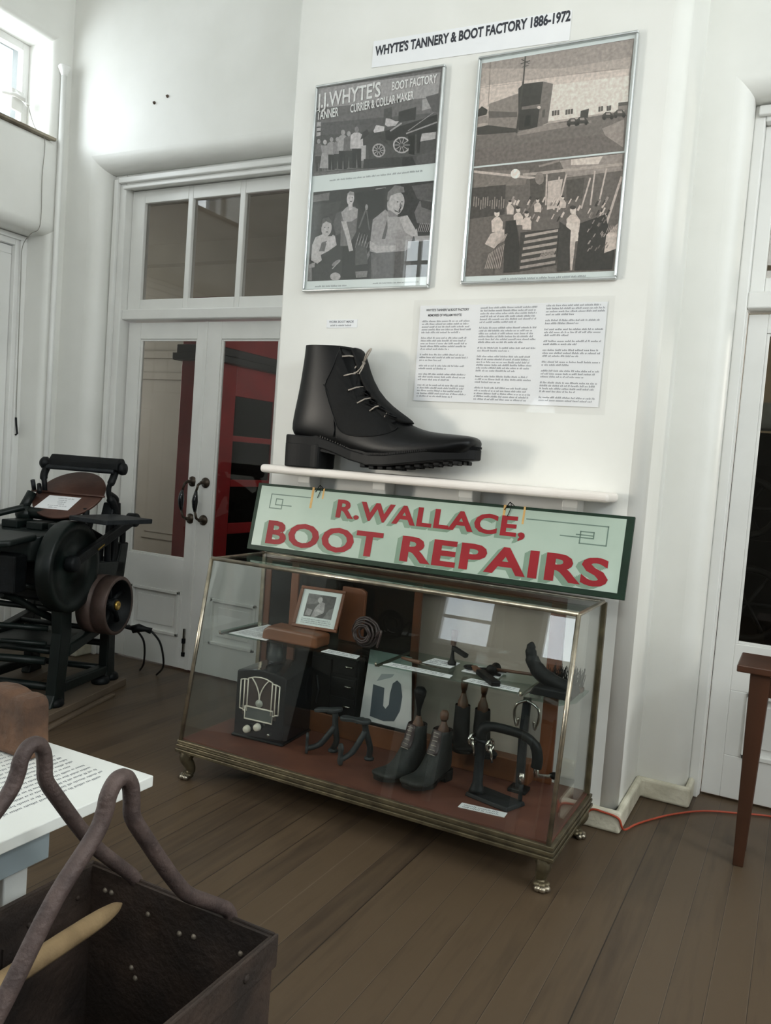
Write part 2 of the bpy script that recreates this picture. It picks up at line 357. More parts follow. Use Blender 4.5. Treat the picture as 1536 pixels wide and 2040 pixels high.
ART = {
    'one': '150:0,999,980,953,974,698,4,772;108:4,772,974,698,979,495,13,581;92:9,602,977,532,981,328,13,442;84:12,462,981,384,993,0,19,37;112:21,142,429,128,427,31,22,42;70:681,599,816,624,816,489,684,485;82:564,651,626,662,634,523,566,498;150:859,694,924,708,928,588,859,574;96:881,717,979,734,990,529,943,548;165:8,612,46,610,50,456,14,452;80:11,562,46,560,47,545,12,547;80:14,512,49,510,50,495,15,497;78:17,237,76,228,84,43,62,46,49,195,51,47,29,51;110:4,350,25,369,55,364,78,338,88,215,7,228;150:54,390,51,371,40,364,28,374,23,395,26,414,37,420,48,410;150:73,269,123,261,154,71,61,85;90:90,80,104,78,106,49,91,51;90:111,77,126,75,127,46,113,48;140:59,343,130,331,124,243,74,251;165:109,370,105,351,94,344,82,355,76,376,80,395,91,402,103,391;62:127,240,185,230,193,47,171,50,158,198,160,51,138,55;140:114,351,135,370,164,365,186,339,196,217,117,230;150:163,391,160,372,149,366,138,376,132,396,136,415,146,421,158,411;66:176,236,233,227,240,49,219,52,206,196,209,54,188,57;128:164,345,184,363,212,358,234,333,244,215,166,227;150:211,383,208,365,198,359,187,368,182,388,185,406,195,412,206,403;60:216,269,286,258,295,36,269,40,253,219,256,42,230,46;150:200,405,225,427,260,421,287,389,299,242,204,258;150:259,451,255,429,243,421,229,433,223,458,227,481,239,488,253,476;72:267,261,331,250,340,44,316,48,301,214,304,50,280,53;110:252,387,275,407,308,402,333,373,344,236,255,251;150:307,430,303,409,292,402,279,414,273,436,277,457,288,464,301,453;58:325,276,403,263,413,33,383,38,366,223,369,40,339,44;175:307,416,336,438,375,431,406,399,419,247,310,264;130:373,464,368,440,355,433,342,445,335,471,339,494,352,502,366,489;74:416,372,442,425,499,424,593,379,613,271,593,246,493,272,493,127,472,121,458,268,435,282,436,137,421,139;66:417,362,389,348,406,431,441,454,458,403;185:492,426,510,489,578,458,577,410,500,405;178:581,476,584,547,619,536,663,499,690,498,665,451,603,453;62:584,409,978,513,987,336,869,330,788,325,632,296,596,312;150:630,394,716,463,708,478,622,409;145:755,343,984,422,980,437,751,358;140:767,373,952,534,948,540,763,380;160:599,197,596,164,582,140,562,128,538,132,516,150,500,180,492,214,496,247,509,272,530,283,554,279,576,260,592,231;66:587,199,584,173,574,153,558,144,540,147,523,161,510,185,505,212,507,239,518,258,534,267,552,264,569,250,582,226;172:794,221,790,188,777,161,756,145,730,142,703,154,679,177,663,209,656,245,659,278,673,305,694,321,720,323,747,312,770,288,787,257;66:783,223,780,196,769,174,751,161,729,159,706,168,687,187,673,213,667,243,670,270,681,292,699,305,721,307,743,298,763,278,777,252;56:768,320,822,329,827,113,785,129;60:835,326,868,335,866,125,846,128;170:875,329,981,328,979,255,866,246;168:403,277,439,281,444,116,408,112;96:848,91,985,143,989,0,846,0;70:429,128,814,96,846,0,435,21;165:496,210,596,194,595,201,496,217;165:502,250,587,157,589,162,505,254;165:525,272,562,138,567,139,529,273;165:555,269,532,145,536,142,560,266;165:582,242,506,175,509,169,586,236;165:659,241,790,219,790,225,659,247;165:668,293,779,169,782,173,670,298;165:698,322,748,143,752,144,702,323;165:738,317,707,151,712,149,743,314;165:773,280,673,191,676,185,777,274;70:557,204,555,193,547,190,538,196,535,207,537,218,545,221,553,215;70:739,231,735,218,726,214,716,221,711,235,715,248,724,252,734,245',
    'two': '70:0,999,986,996,999,0,10,3;110:0,961,143,981,141,894,0,891;150:530,972,612,975,606,952,527,948;62:363,945,608,971,608,708,483,626,392,826;90:818,963,987,977,995,721,867,828;80:0,861,248,872,209,614,26,573;96:194,616,210,740,261,764,281,530,223,496;58:286,442,507,452,531,11,295,0;84:393,404,487,416,508,165,406,153;70:182,646,179,615,167,590,149,578,128,580,108,596,93,623,86,655,89,687,101,711,120,724,141,721,161,705,176,678;170:183,569,176,532,161,505,142,493,122,498,106,520,95,555,93,595,100,632,115,659,134,671,154,665,170,643,181,609;90:90,626,98,694,151,708,180,656,178,632,130,661;150:108,506,162,492,157,443,115,447;165:20,405,46,492,107,521,162,492,215,497,236,388,163,325,104,290,115,230,78,193,21,236;100:104,428,149,444,133,327,86,331;178:139,425,199,508,216,477,221,389,177,353;60:127,593,125,589,120,589,117,594,120,598,124,597;60:160,588,158,584,153,584,151,588,153,593,157,592;90:156,541,153,537,144,536,136,539,132,543,135,547,144,548,153,546;110:263,531,262,745,305,788,371,800,397,730,394,519,335,370,267,376;150:255,745,297,799,326,815,395,769,393,673,350,639,283,636;176:358,882,354,851,344,828,332,817,318,821,305,838,297,865,295,897,299,928,308,951,321,962,335,959,347,941,355,914;140:293,939,317,970,352,956,357,917,320,931;180:310,826,347,832,347,774,321,758;168:260,648,305,643,344,485,379,319,346,311,316,449;60:318,897,316,893,312,894,310,898,312,902,316,902;60:344,897,342,893,338,894,336,898,338,902,342,902;90:343,856,340,853,333,852,325,855,322,858,325,862,332,862,340,860;100:462,783,408,559,420,553,473,776;140:478,779,477,760,471,749,464,749,458,762,454,781,456,800,461,811,468,810,475,798;104:465,741,499,528,507,529,474,742;142:519,298,518,451,526,641,621,739,667,683,732,648,801,659,866,477,841,312,788,269,648,251;96:610,424,652,694,667,683,638,422;150:639,667,746,646,776,485,657,477;92:531,278,682,277,842,284,872,0,547,0;164:513,413,592,350,727,349,731,292,575,275,514,337;170:739,638,801,659,887,475,848,432,790,484;172:769,762,759,721,742,688,721,668,697,663,674,673,655,697,641,733,634,776,636,821,646,862,663,894,685,914,709,919,732,908,751,884,765,848,771,806;120:629,846,632,921,685,989,756,961,766,904,711,902,656,881,645,816;128:668,720,731,657,654,656,639,733;70:724,807,722,803,716,802,710,804,708,809,710,813,716,815,722,812;70:758,803,756,799,752,798,746,800,744,805,746,809,751,811,756,808;120:737,806,757,757,733,750;84:692,731,729,704,752,720,737,689,701,707;66:728,713,743,758,751,748,736,703;150:653,797,651,777,644,770,637,779,633,799,634,819,641,826,649,817;112:855,681,889,797,977,796,999,611,978,540,882,568;76:896,806,985,777,990,685,907,731;168:848,432,885,512,896,428;150:869,430,991,429,994,373,879,374;165:896,473,911,564,907,566,892,475;165:911,472,926,562,922,564,907,474;165:926,470,941,561,937,563,922,472;165:941,469,956,560,952,562,937,471;165:956,468,971,558,967,560,952,470;165:971,466,986,557,982,559,967,468;165:986,465,999,555,997,557,982,467;130:279,223,278,206,264,184,242,165,220,156,207,161,208,178,222,200,244,219,266,228;160:289,38,284,16,268,0,246,0,223,3,205,20,198,43,203,65,219,81,241,86,264,78,282,61;120:410,85,513,89,509,22,421,17;110:496,262,515,308,521,260,506,204;140:8,188,61,214,56,155,10,148;120:10,148,33,146,41,7,14,3;150:215,122,279,216,273,223,209,129;100:536,202,577,228,596,27,560,19;120:398,345,410,402,405,404,393,347;138:404,380,415,437,410,439,399,383;156:409,415,421,472,416,474,404,418;120:415,450,426,507,421,509,410,453;138:426,370,438,426,433,429,421,372;156:432,405,444,461,439,464,427,407;120:437,440,449,496,444,499,432,442;138:449,359,461,416,456,418,444,362;156:455,394,466,451,461,453,449,397;120:460,429,471,486,466,488,455,432;138:472,349,483,405,478,408,467,351;156:477,384,489,440,484,443,472,386;120:482,419,494,475,489,478,477,421;138:494,338,506,395,501,397,489,341',
    'three': '170:0,999,996,993,979,349,2,299;150:0,999,996,993,992,838,548,830,2,949;196:4,778,490,766,984,735,982,411,1,528;212:507,687,988,672,995,430,942,366,492,350;128:73,594,275,656,297,295,79,355;60:272,701,302,739,438,734,428,301,296,301;118:438,734,506,698,493,339,424,307;92:77,525,278,477,280,432,81,456;70:2,379,77,389,287,319,281,287,6,304;58:0,552,24,581,68,538,62,494,0,482;140:0,482,72,481,76,412,4,413;112:2,299,290,274,493,328,986,358,993,0,0,24;140:289,285,501,327,777,311,778,289,291,251;150:849,224,983,285,991,31,875,155;112:307,522,430,526,429,488,305,495;200:437,492,434,482,425,479,416,485,412,497,415,507,424,510,433,504;84:450,468,469,470,466,393,450,396;40:337,433,377,431,375,332,335,333;66:703,410,755,422,753,337,703,351;130:938,430,995,430,992,367,938,367;84:937,441,996,440,998,408,939,409;90:514,445,528,446,530,398,516,398;90:531,446,545,447,547,400,533,399;90:549,445,563,446,564,399,551,398;90:604,439,617,440,619,393,605,392;90:620,439,634,440,635,393,622,393;90:638,439,652,440,653,393,639,393;90:815,427,828,427,829,381,816,381;90:831,429,844,430,845,384,832,383;90:866,425,879,425,881,379,868,379;90:881,425,894,426,895,380,882,379;80:298,999,298,730,308,727,308,998;74:296,764,279,277,292,272,309,759;70:276,929,339,946,336,955,273,938;70:286,895,333,907,331,913,284,902;70:275,975,334,918,336,923,277,981;130:59,999,69,572,72,572,62,999;140:4,765,294,751,293,754,4,768;150:317,768,926,746,925,750,316,771;70:619,295,621,328,639,352,669,349,690,313,699,287;150:643,343,668,341,672,321,644,323;50:645,293,643,281,636,277,628,284,624,297,626,309,633,312,641,306;50:693,289,690,277,683,273,675,280,671,293,673,305,681,308,689,302;70:676,296,678,328,698,356,731,353,754,313,764,286;150:702,346,730,344,734,320,704,324;50:704,294,701,282,694,278,686,284,682,297,685,309,692,313,700,306;50:755,289,753,277,746,273,738,280,734,293,736,304,743,308,751,302;70:843,315,845,347,862,370,891,368,911,333,920,307;150:866,362,890,360,894,340,867,343;50:868,313,866,301,859,297,851,304,847,316,850,328,857,332,864,325;50:914,309,911,297,904,294,897,300,893,313,895,324,902,328,910,322;70:912,319,914,350,933,377,964,374,987,335,996,309;150:937,368,963,365,968,342,938,346;50:938,316,936,305,929,301,922,307,918,320,920,331,927,335,935,329;50:988,311,986,300,979,296,971,302,968,315,970,327,977,330,984,324',
    'four': '104:0,994,984,999,993,3,0,0;150:589,987,984,991,987,847,642,851;200:663,987,865,989,841,924,666,937;120:1,973,395,933,372,804,11,815;180:2,957,446,840,446,862,2,979;165:353,880,992,892,988,916,349,905;150:644,834,994,849,992,862,641,848;140:457,946,591,978,586,996,452,964;225:332,905,330,887,322,873,309,867,294,868,280,878,270,895,266,914,268,932,276,946,289,953,304,951,318,941,328,925;90:400,851,507,858,508,607,422,626;128:496,844,494,817,484,798,469,792,453,802,441,824,435,852,437,880,447,899,462,904,478,895,490,873;180:524,816,621,824,608,576,533,564;84:645,811,761,817,758,640,656,631;130:4,707,157,877,151,886,0,715;80:0,817,238,820,247,551,0,532;182:793,815,752,554,762,549,803,810;182:818,869,808,577,818,574,828,866;182:889,880,859,572,869,568,899,876;182:986,802,917,412,932,404,999,793;182:508,878,518,606,528,604,518,877;182:592,849,573,561,584,557,603,845;182:636,864,597,539,608,535,646,859;140:26,646,24,736,17,737,18,647;140:43,638,41,732,33,733,35,639;140:58,650,58,719,51,721,51,651;140:77,612,76,701,68,702,70,614;140:93,617,90,723,83,725,86,618;140:109,625,107,719,100,721,101,626;140:124,639,123,725,115,726,117,640;140:141,635,141,688,134,690,133,637;140:159,608,157,692,150,693,151,609;140:175,607,172,716,165,717,167,609;140:190,626,189,696,182,697,182,628;140:207,607,206,685,199,686,200,608;140:223,599,220,715,213,716,216,600;140:239,609,238,689,230,690,231,610;190:614,599,629,643,620,650,605,606;205:913,448,928,492,915,501,901,458;150:270,611,286,656,273,667,257,621;205:619,554,634,598,625,605,610,560;150:580,591,595,635,582,645,567,600;150:292,657,308,703,297,711,281,666;120:719,488,733,532,720,543,705,498;120:405,574,420,619,409,628,393,583;190:572,601,587,645,575,655,560,610;150:492,539,507,584,499,590,484,545;205:308,620,324,665,312,674,296,629;120:432,588,447,633,438,640,422,595;70:285,596,301,642,287,652,271,607;150:916,465,930,509,924,514,909,470;190:478,460,493,505,480,515,464,470;70:861,480,876,524,867,530,853,487;120:401,569,416,615,407,621,392,576;205:676,597,691,641,684,646,669,602;150:296,632,312,677,298,688,282,643;120:662,544,677,588,667,596,652,552;70:409,642,425,687,413,696,397,651;205:684,442,698,487,691,492,676,448;70:604,587,619,631,612,637,597,593;190:639,482,654,527,642,536,627,491;190:405,616,420,661,410,668,394,623;120:293,584,309,629,296,638,280,593;120:561,598,576,642,569,648,554,603;120:444,603,460,648,447,657,432,612;150:554,590,569,634,562,640,547,595;205:898,497,912,541,903,548,889,505;70:882,482,896,526,886,534,872,490;205:331,620,347,666,333,676,317,631;190:894,539,909,583,897,592,883,549;205:714,469,728,513,720,519,705,475;150:821,460,835,504,822,514,808,470;150:912,586,926,629,913,639,899,596;205:721,613,736,657,728,663,713,619;70:927,475,941,518,929,528,915,484;190:741,531,756,575,744,584,729,540;70:893,563,907,606,899,612,885,569;150:378,540,394,585,386,591,370,546;120:825,464,839,507,829,515,814,472;205:862,569,876,612,867,619,853,576;190:879,459,893,503,881,513,866,469;205:568,623,583,667,575,673,560,629;120:651,581,666,625,659,630,644,586;70:327,492,343,538,334,545,318,499;205:505,629,520,674,510,682,495,637;190:417,465,433,510,424,517,408,472;70:610,450,625,494,618,500,603,455;150:893,454,908,498,898,506,883,462;190:573,474,588,519,581,524,566,480;150:865,568,880,612,867,622,852,578;205:595,612,610,657,602,663,587,619;120:858,574,873,617,864,624,850,581;70:851,558,866,602,854,611,840,567;205:267,609,283,655,275,661,259,615;205:805,501,820,544,813,550,798,506;150:444,487,459,533,450,539,435,494;70:400,487,416,533,403,542,388,496;196:320,447,311,531,330,557,355,555,377,516,378,442;200:355,582,353,566,346,557,336,558,328,569,324,586,326,602,333,611,342,610,351,599;70:352,599,348,591,338,588,326,593,321,602,325,611,336,614,347,609;196:381,401,373,485,392,510,416,508,438,469,439,396;200:416,536,414,520,407,510,398,511,389,522,385,539,387,555,394,564,404,563,412,552;70:414,552,410,544,399,541,388,546,383,555,387,564,397,567,409,562;196:169,396,158,500,183,532,214,529,241,481,242,390;200:213,563,211,544,202,532,190,533,179,547,174,567,177,587,186,599,198,597,208,584;70:210,584,205,573,192,570,178,576,171,588,176,599,190,602,204,596;196:680,352,668,470,694,506,728,503,758,448,759,345;200:727,541,725,519,715,506,702,507,690,522,685,546,687,568,697,581,710,580,722,565;70:724,565,718,553,704,549,688,556,681,569,687,581,701,585,717,578;196:620,569,614,624,627,640,642,639,656,613,657,565;200:642,656,641,646,636,640,630,641,625,648,622,659,623,669,628,675,634,674,639,667;70:640,667,638,662,631,660,624,663,621,670,623,675,630,677,637,674;196:452,549,445,614,460,634,479,632,495,602,496,545;200:478,653,477,641,471,634,464,634,458,643,455,656,456,668,461,675,469,674,475,666;70:476,666,473,659,465,657,457,661,453,669,456,675,464,677,472,673;196:264,547,257,613,273,633,292,631,310,600,310,543;200:292,652,290,640,285,633,277,633,271,642,268,655,269,667,275,675,282,674,289,665;70:290,666,287,659,278,657,270,661,266,668,269,675,277,677,286,673;200:669,431,743,424,760,274,681,250;190:752,294,815,329,817,289,754,255;186:702,268,739,266,733,17,722,17;60:259,488,329,492,380,190,375,26,272,21;74:368,376,627,394,625,73,375,26;66:623,455,703,368,711,18,636,12;64:758,423,912,487,989,169,985,13,748,16;190:931,310,995,402,999,187,927,154;180:126,291,161,382,255,416,260,343,194,244;92:107,208,180,214,208,14,115,8;165:401,352,620,385,620,363,401,328;161:397,296,620,330,620,308,397,272;157:394,240,619,275,619,252,394,216;153:390,184,619,219,619,197,390,160;149:387,128,619,164,619,142,387,103;145:384,72,619,109,619,86,384,47;170:143,63,166,203,162,205,138,65;170:156,63,179,213,174,215,151,65;170:169,62,191,223,186,225,164,64;170:182,61,203,232,199,234,177,63;170:195,61,216,242,211,244,190,62;170:208,60,228,251,223,253,203,62;170:221,59,240,261,235,263,216,61;170:234,59,252,271,248,272,229,60;170:247,58,265,280,260,282,242,59;165:195,264,215,335,210,338,190,266;165:204,269,224,341,219,343,200,272;165:214,275,233,346,228,349,209,278;165:223,280,242,352,238,354,218,283;165:232,286,252,357,247,360,227,289;165:241,291,261,362,256,365,237,294;165:251,297,270,368,265,371,246,300;165:260,303,279,373,275,376,255,305;160:510,119,526,174,522,177,506,122;160:521,124,536,178,532,181,516,126;160:531,128,547,183,542,186,527,131;160:542,132,557,187,553,190,537,135;160:552,137,567,191,563,194,548,140;160:562,141,578,196,573,199,558,144;160:573,146,588,200,584,203,568,148;160:583,150,598,204,594,207,579,153;160:593,154,609,209,604,212,589,157;160:603,159,619,213,614,216,599,162;160:931,328,945,385,941,388,927,331;160:941,327,955,385,951,387,937,330;160:951,326,965,384,961,386,947,329;160:961,326,975,383,971,385,957,328;160:971,325,985,382,981,385,967,327;160:981,324,995,381,991,384,977,327;160:991,323,999,380,999,383,987,326;160:999,322,999,379,999,382,997,325;120:873,387,884,416,878,421,867,392;150:903,302,914,331,908,336,897,307;120:905,288,916,316,910,321,899,293;150:840,410,851,439,845,444,834,415;90:844,277,856,305,850,310,839,282;150:854,294,865,323,859,328,848,299;120:899,429,909,457,904,462,893,434;150:823,235,834,264,829,269,817,240;120:870,459,881,487,875,492,864,464;120:891,195,901,223,896,228,885,200;120:879,382,890,411,885,416,874,387;150:918,290,929,318,923,323,912,295;120:932,216,943,244,938,249,927,221;90:915,177,926,206,920,211,909,182;150:825,172,836,201,831,206,819,177;90:881,184,892,213,886,218,875,189;150:813,339,824,367,818,372,807,344;150:827,237,838,266,832,271,821,242;120:842,190,853,219,847,224,836,195;120:910,408,921,437,915,442,904,414;90:886,387,897,416,891,421,880,392;150:897,313,908,341,902,346,891,318;120:941,193,951,221,946,226,935,198;120:872,175,883,203,877,208,866,180;90:828,359,839,388,833,393,822,364',
}

# ---------------------------------------------------------------- the room shell
H = 4.65
REARX = (-.2, 1.45, 3.1)
def room_wall(axis, front, back, u0, u1, z0, z1, holes, m=WALL, mb=None):
    """plastered wall with openings (u0, u1, z0, z1, r) whose front edges are rounded over like the reveals"""
    mb = mb or MB(); sg = 1 if back > front else -1
    def P(u, d, z): return (front + sg * d, u, z) if axis == 'x' else (u, front + sg * d, z)
    ex = [(a - r, b + r, max(z0, c - r) if c > z0 else z0, d + r) for a, b, c, d, r in holes]
    us = sorted({u0, u1} | {h[0] for h in ex} | {h[1] for h in ex}); zs = sorted({z0, z1} | {h[2] for h in ex} | {h[3] for h in ex})
    for p, q in zip(us, us[1:]):
        for r, s in zip(zs, zs[1:]):
            if any(h[0] - 1e-6 <= p and q <= h[1] + 1e-6 and h[2] - 1e-6 <= r and s <= h[3] + 1e-6 for h in ex): continue
            mb.faces([P(p, 0, r), P(q, 0, r), P(q, 0, s), P(p, 0, s)], [(0, 1, 2, 3)], m)
    T = abs(back - front)
    for a, b, c, d, r in holes:
        rows = []; K = 9; op = c <= z0 + 1e-6
        for k in range(K + 2):
            t_ = pi / 2 * min(k, K) / K; off = r * (1 - sin(t_)); dep = r * (1 - cos(t_)) if k <= K else T
            cz = z0 if op else c - off
            pts = [(a - off, cz), (a - off, d + off), (b + off, d + off), (b + off, cz)]
            rows.append([P(u, dep, z) for u, z in pts])
        n = 4
        for i in range(3 if op else 4):
            st = []
            for rw in rows: st += [rw[i], rw[(i + 1) % 4]]
            mb.faces(st, [(2 * k, 2 * k + 1, 2 * k + 3, 2 * k + 2) for k in range(len(rows) - 1)], m, smooth=True)
    # back skin, so the wall has its thickness
    us = sorted({u0, u1} | {h[0] for h in holes} | {h[1] for h in holes}); zs = sorted({z0, z1} | {max(z0, h[2]) for h in holes} | {h[3] for h in holes})
    for p, q in zip(us, us[1:]):
        for r, s in zip(zs, zs[1:]):
            if any(h[0] - 1e-6 <= p and q <= h[1] + 1e-6 and h[2] - 1e-6 <= r and s <= h[3] + 1e-6 for h in holes): continue
            mb.faces([P(p, T, r), P(p, T, s), P(q, T, s), P(q, T, r)], [(0, 1, 2, 3)], m)
    for (a, b), (c, d) in (((u0, z0), (u0, z1)), ((u0, z1), (u1, z1)), ((u1, z1), (u1, z0))): mb.faces([P(a, 0, b), P(c, 0, d), P(c, T, d), P(a, T, b)], [(0, 1, 2, 3)], m)
    return mb
f = MB(); f.box(-7.5, 5.2, -6.2, 6.0, -.05, 0, FLOOR); struct(f.build('floor', origin=(0, 0, 0)))
c = MB(); c.box(-3.1, 5.0, -6.0, .9, H, H + .1, CEIL); struct(c.build('ceiling', origin=(0, 0, H)))
# pier with the display (rounded right corner)
_arc = [(1.035 - .06 + .06 * sin(t_ * pi / 20), .06 - .06 * cos(t_ * pi / 20)) for t_ in range(11)]; _arc2 = [(-.69 + .012 - .012 * cos(t_ * pi / 6), .012 - .012 * sin(t_ * pi / 6)) for t_ in range(4)]
pr_ = MB(); pr_.prism(_arc2 + _arc + [(1.035, .9), (-.69, .9)], 'z', 0, H, WALL)
for fc in pr_.bm.faces: fc.smooth = len(fc.verts) == 4 and max(v.co.x for v in fc.verts) - min(v.co.x for v in fc.verts) < .012 and max(v.co.y for v in fc.verts) < .07
struct(pr_.build('wall_front', origin=(.17, 0, 0)))
# recessed walls either side, each with its door niche
mb = room_wall('y', .44, .76, -3.05, -.69, 0, H, [(-2.385, -.92, 0, 2.985, .085)]); struct(mb.build('wall_back_left', origin=(-1.65, .44, 0)))
mb = room_wall('y', .44, .76, 1.035, 4.95, 0, H, [(1.235, 2.7, 0, 2.95, .075)]); struct(mb.build('wall_back_right', origin=(2, .44, 0)))
mb = room_wall('x', -2.67, -3.05, -6, .44, 0, H, [(-.95, .335, 0, 2.585, .065), (-3.55, -2.45, 0, 2.55, .05), (-.94, .31, 3.145, 3.725, .045), (-3.36, -2.14, 3.145, 3.725, .045)])
struct(mb.build('wall_left', origin=(-2.67, -2, 0)))
mb = room_wall('y', -4.9, -5.15, -3.05, 5.0, 0, H, [(-1.42, -.84, 1.2, 2.2, .03), (-.42, .05, 1.2, 2.5, .03), (-2.63, -2.19, 3.24, 3.82, .02)] + [(x, x + 1.36, 3.2, 4.1, .03) for x in REARX], m=REARP); struct(mb.build('wall_rear', origin=(0, -4.9, 0)))
mb = room_wall('x', 4.7, 4.95, -5.0, .44, 0, H, [(-4.56, -3.24, 3.2, 4.1, .03), (-2.26, -.94, 3.2, 4.1, .03), (-2.0, -1.0, .8, 2.45, .03)]); struct(mb.build('wall_right', origin=(4.7, -2, 0)))

wn = [0]
def sash_window(axis, plane, u0, u1, z0, z1, cols, rows, fw=.05, bw=.03, glass=GLASS, deep=.05, sill=None):
    """a timber window: frame, bars, panes (structure)"""
    wn[0] += 1
    def bx(mb, p, q, r, s, d0, d1, m):
        if axis == 'x': mb.box(plane + d0, plane + d1, p, q, r, s, m)
        else: mb.box(p, q, plane + d0, plane + d1, r, s, m)
    mb = MB()
    bx(mb, u0, u0 + fw, z0, z1, -deep / 2, deep / 2, TRIM); bx(mb, u1 - fw, u1, z0, z1, -deep / 2, deep / 2, TRIM)
    bx(mb, u0 + fw, u1 - fw, z0, z0 + fw, -deep / 2, deep / 2, TRIM); bx(mb, u0 + fw, u1 - fw, z1 - fw, z1, -deep / 2, deep / 2, TRIM)
    for i in range(1, cols):
        u = u0 + fw + (u1 - u0 - 2 * fw) * i / cols; bx(mb, u - bw / 2, u + bw / 2, z0 + fw, z1 - fw, -deep / 3, deep / 3, TRIM)
    for j in range(1, rows):
        z = z0 + fw + (z1 - z0 - 2 * fw) * j / rows; bx(mb, u0 + fw, u1 - fw, z - bw / 2, z + bw / 2, -deep / 3.2, deep / 3.2, TRIM)
    org = (plane, (u0 + u1) / 2, z0) if axis == 'x' else ((u0 + u1) / 2, plane, z0)
    o = struct(mb.build('window_%d' % wn[0], origin=org, bevel=.004))
    g = MB(); bx(g, u0 + fw, u1 - fw, z0 + fw, z1 - fw, -.002, .002, glass); g.build('window_glass', parent=o)
    return o
# clerestory windows of the left wall
for y0, y1, zb_ in ((-.94, .31, 3.145), (-3.36, -2.14, 3.145)):
    wo = sash_window('x', -2.92, y0, y1, zb_, zb_ + .58, 3, 1 if zb_ < 3.2 else 2, .045, .04)
    s = MB(); s.prism([(-3.0, zb_ - .003), (-2.655, zb_ - .003), (-2.655, zb_ + .012), (-3.0, zb_ + .02)], 'y', y0 - .03, y1 + .025, pm('sill_brown', '6e6353', .6, 0, col2='a79e8c', scale=9)); s.build('window_sill', parent=wo)  # sill slab in mottled brown
sash_window('y', -4.98, -1.42, -.84, 1.2, 2.2, 1, 4); sash_window('y', -4.98, -.42, .05, 1.2, 2.5, 1, 3); sash_window('y', -4.98, -2.63, -2.19, 3.24, 3.82, 2, 2, .04, .04)
for x0 in REARX: sash_window('y', -4.98, x0, x0 + 1.36, 3.2, 4.1, 3, 2, .06, .05)
sash_window('x', 4.78, -2.0, -1.0, .8, 2.45, 2, 3)  # unseen window added to carry the low light from the right
for y0 in (-4.56, -2.26): sash_window('x', 4.78, y0, y0 + 1.32, 3.2, 4.1, 3, 2)

# ---------------------------------------------------------------- doors
dn = [0]
def leaf(x0, x1, y, z0, z1, gx0, gx1, gz0, gz1, px0, px1, pz0, pz1, glass, th=.04):
    dn[0] += 1; mb = MB()
    a, b = y - th / 2, y + th / 2
    mb.box(x0, gx0, a, b, z0, z1, TRIM); mb.box(gx1, x1, a, b, z0, z1, TRIM); mb.box(gx0, gx1, a, b, gz1, z1, TRIM); mb.box(gx0, gx1, a, b, pz1, gz0, TRIM)
    mb.box(gx0, gx1, a, b, z0, pz0, TRIM)
    if px0 > gx0: mb.box(gx0, px0, a, b, pz0, pz1, TRIM)
    if px1 < gx1: mb.box(px1, gx1, a, b, pz0, pz1, TRIM)
    mb.box(px0, px1, y - .006, b - .006, pz0, pz1, TRIM)
    for p, q, r, s in ((px0, px1, pz1 - .018, pz1), (px0, px1, pz0, pz0 + .018), (px0, px0 + .018, pz0, pz1), (px1 - .018, px1, pz0, pz1)):   # bolection moulding
        mb.box(p, q, a - .008, a + .02, r, s, TRIM)
    mb.box(px0 + .05, px1 - .05, y - .012, y, pz0 + .05, pz1 - .05, TRIM)
    for p, q, r, s in ((gx0, gx0 + .012, gz0, gz1), (gx1 - .012, gx1, gz0, gz1), (gx0 + .012, gx1 - .012, gz1 - .012, gz1), (gx0 + .012, gx1 - .012, gz0, gz0 + .012)):
        mb.box(p, q, a + .006, y - .004, r, s, TRIM)
    o = struct(mb.build('door_%d' % dn[0], origin=((x0 + x1) / 2, y, z0), bevel=.0025))
    g = MB(); g.box(gx0, gx1, y - .003, y + .003, gz0, gz1, glass); g.build('door_glass', parent=o)
    return o
d1 = leaf(-2.272, -1.664, .645, .012, 2.10, -2.172, -1.722, .675, 2.0, -2.135, -1.742, .2, .475, GLASS_OLD)
d2 = leaf(-1.655, -1.045, .645, .012, 2.10, -1.54, -1.13, .70, 2.0, -1.5, -1.17, .2, .475, GLASS_OLD)
a = MB(); a.box(-1.667, -1.642, .618, .628, .012, 2.10, TRIM); a.build('astragal', parent=d2, bevel=.002)
def pull_handle(parent, x, lean):
    mb = MB(); zt, zb = 1.153, .93
    for z in (zt, zb):
        mb.lathe([(0, 0), (.031, 0), (.031, -.006), (.024, -.010), (.014, -.016), (.009, -.03), (.009, -.045)], (x, .625, z), 'y', 16, DOORHANDLE)
    mb.tube([(x, .585, zt), (x + lean * .25, .56, zt - .012), (x + lean * .6, .548, zt - .05)], [.008, .008, .007], DOORHANDLE)
    mb.tube([(x, .585, zb), (x + lean * .25, .56, zb + .012), (x + lean * .6, .548, zb + .05)], [.008, .008, .007], DOORHANDLE)
    h = mb.build('door_handle', parent=parent)
    g = MB(); g.tube([(x + lean * .6, .548, zt - .05), (x + lean * .85, .545, zt - .08), (x + lean, .545, zt - .11), (x + lean * .85, .545, zb + .08), (x + lean * .6, .548, zb + .05)], [.008, .015, .0185, .015, .008], BAKELITE, 12)
    g.build('grip', parent=h)
pull_handle(d1, -1.692, -.012); pull_handle(d2, -1.592, -.006)
b = MB(); b.box(-1.69, -1.678, .614, .626, .1, .26, CHROME); b.box(-1.693, -1.675, .61, .626, .17, .2, IRON); b.box(-1.693, -1.675, .612, .626, .09, .115, IRON); b.build('door_bolt', parent=d1)
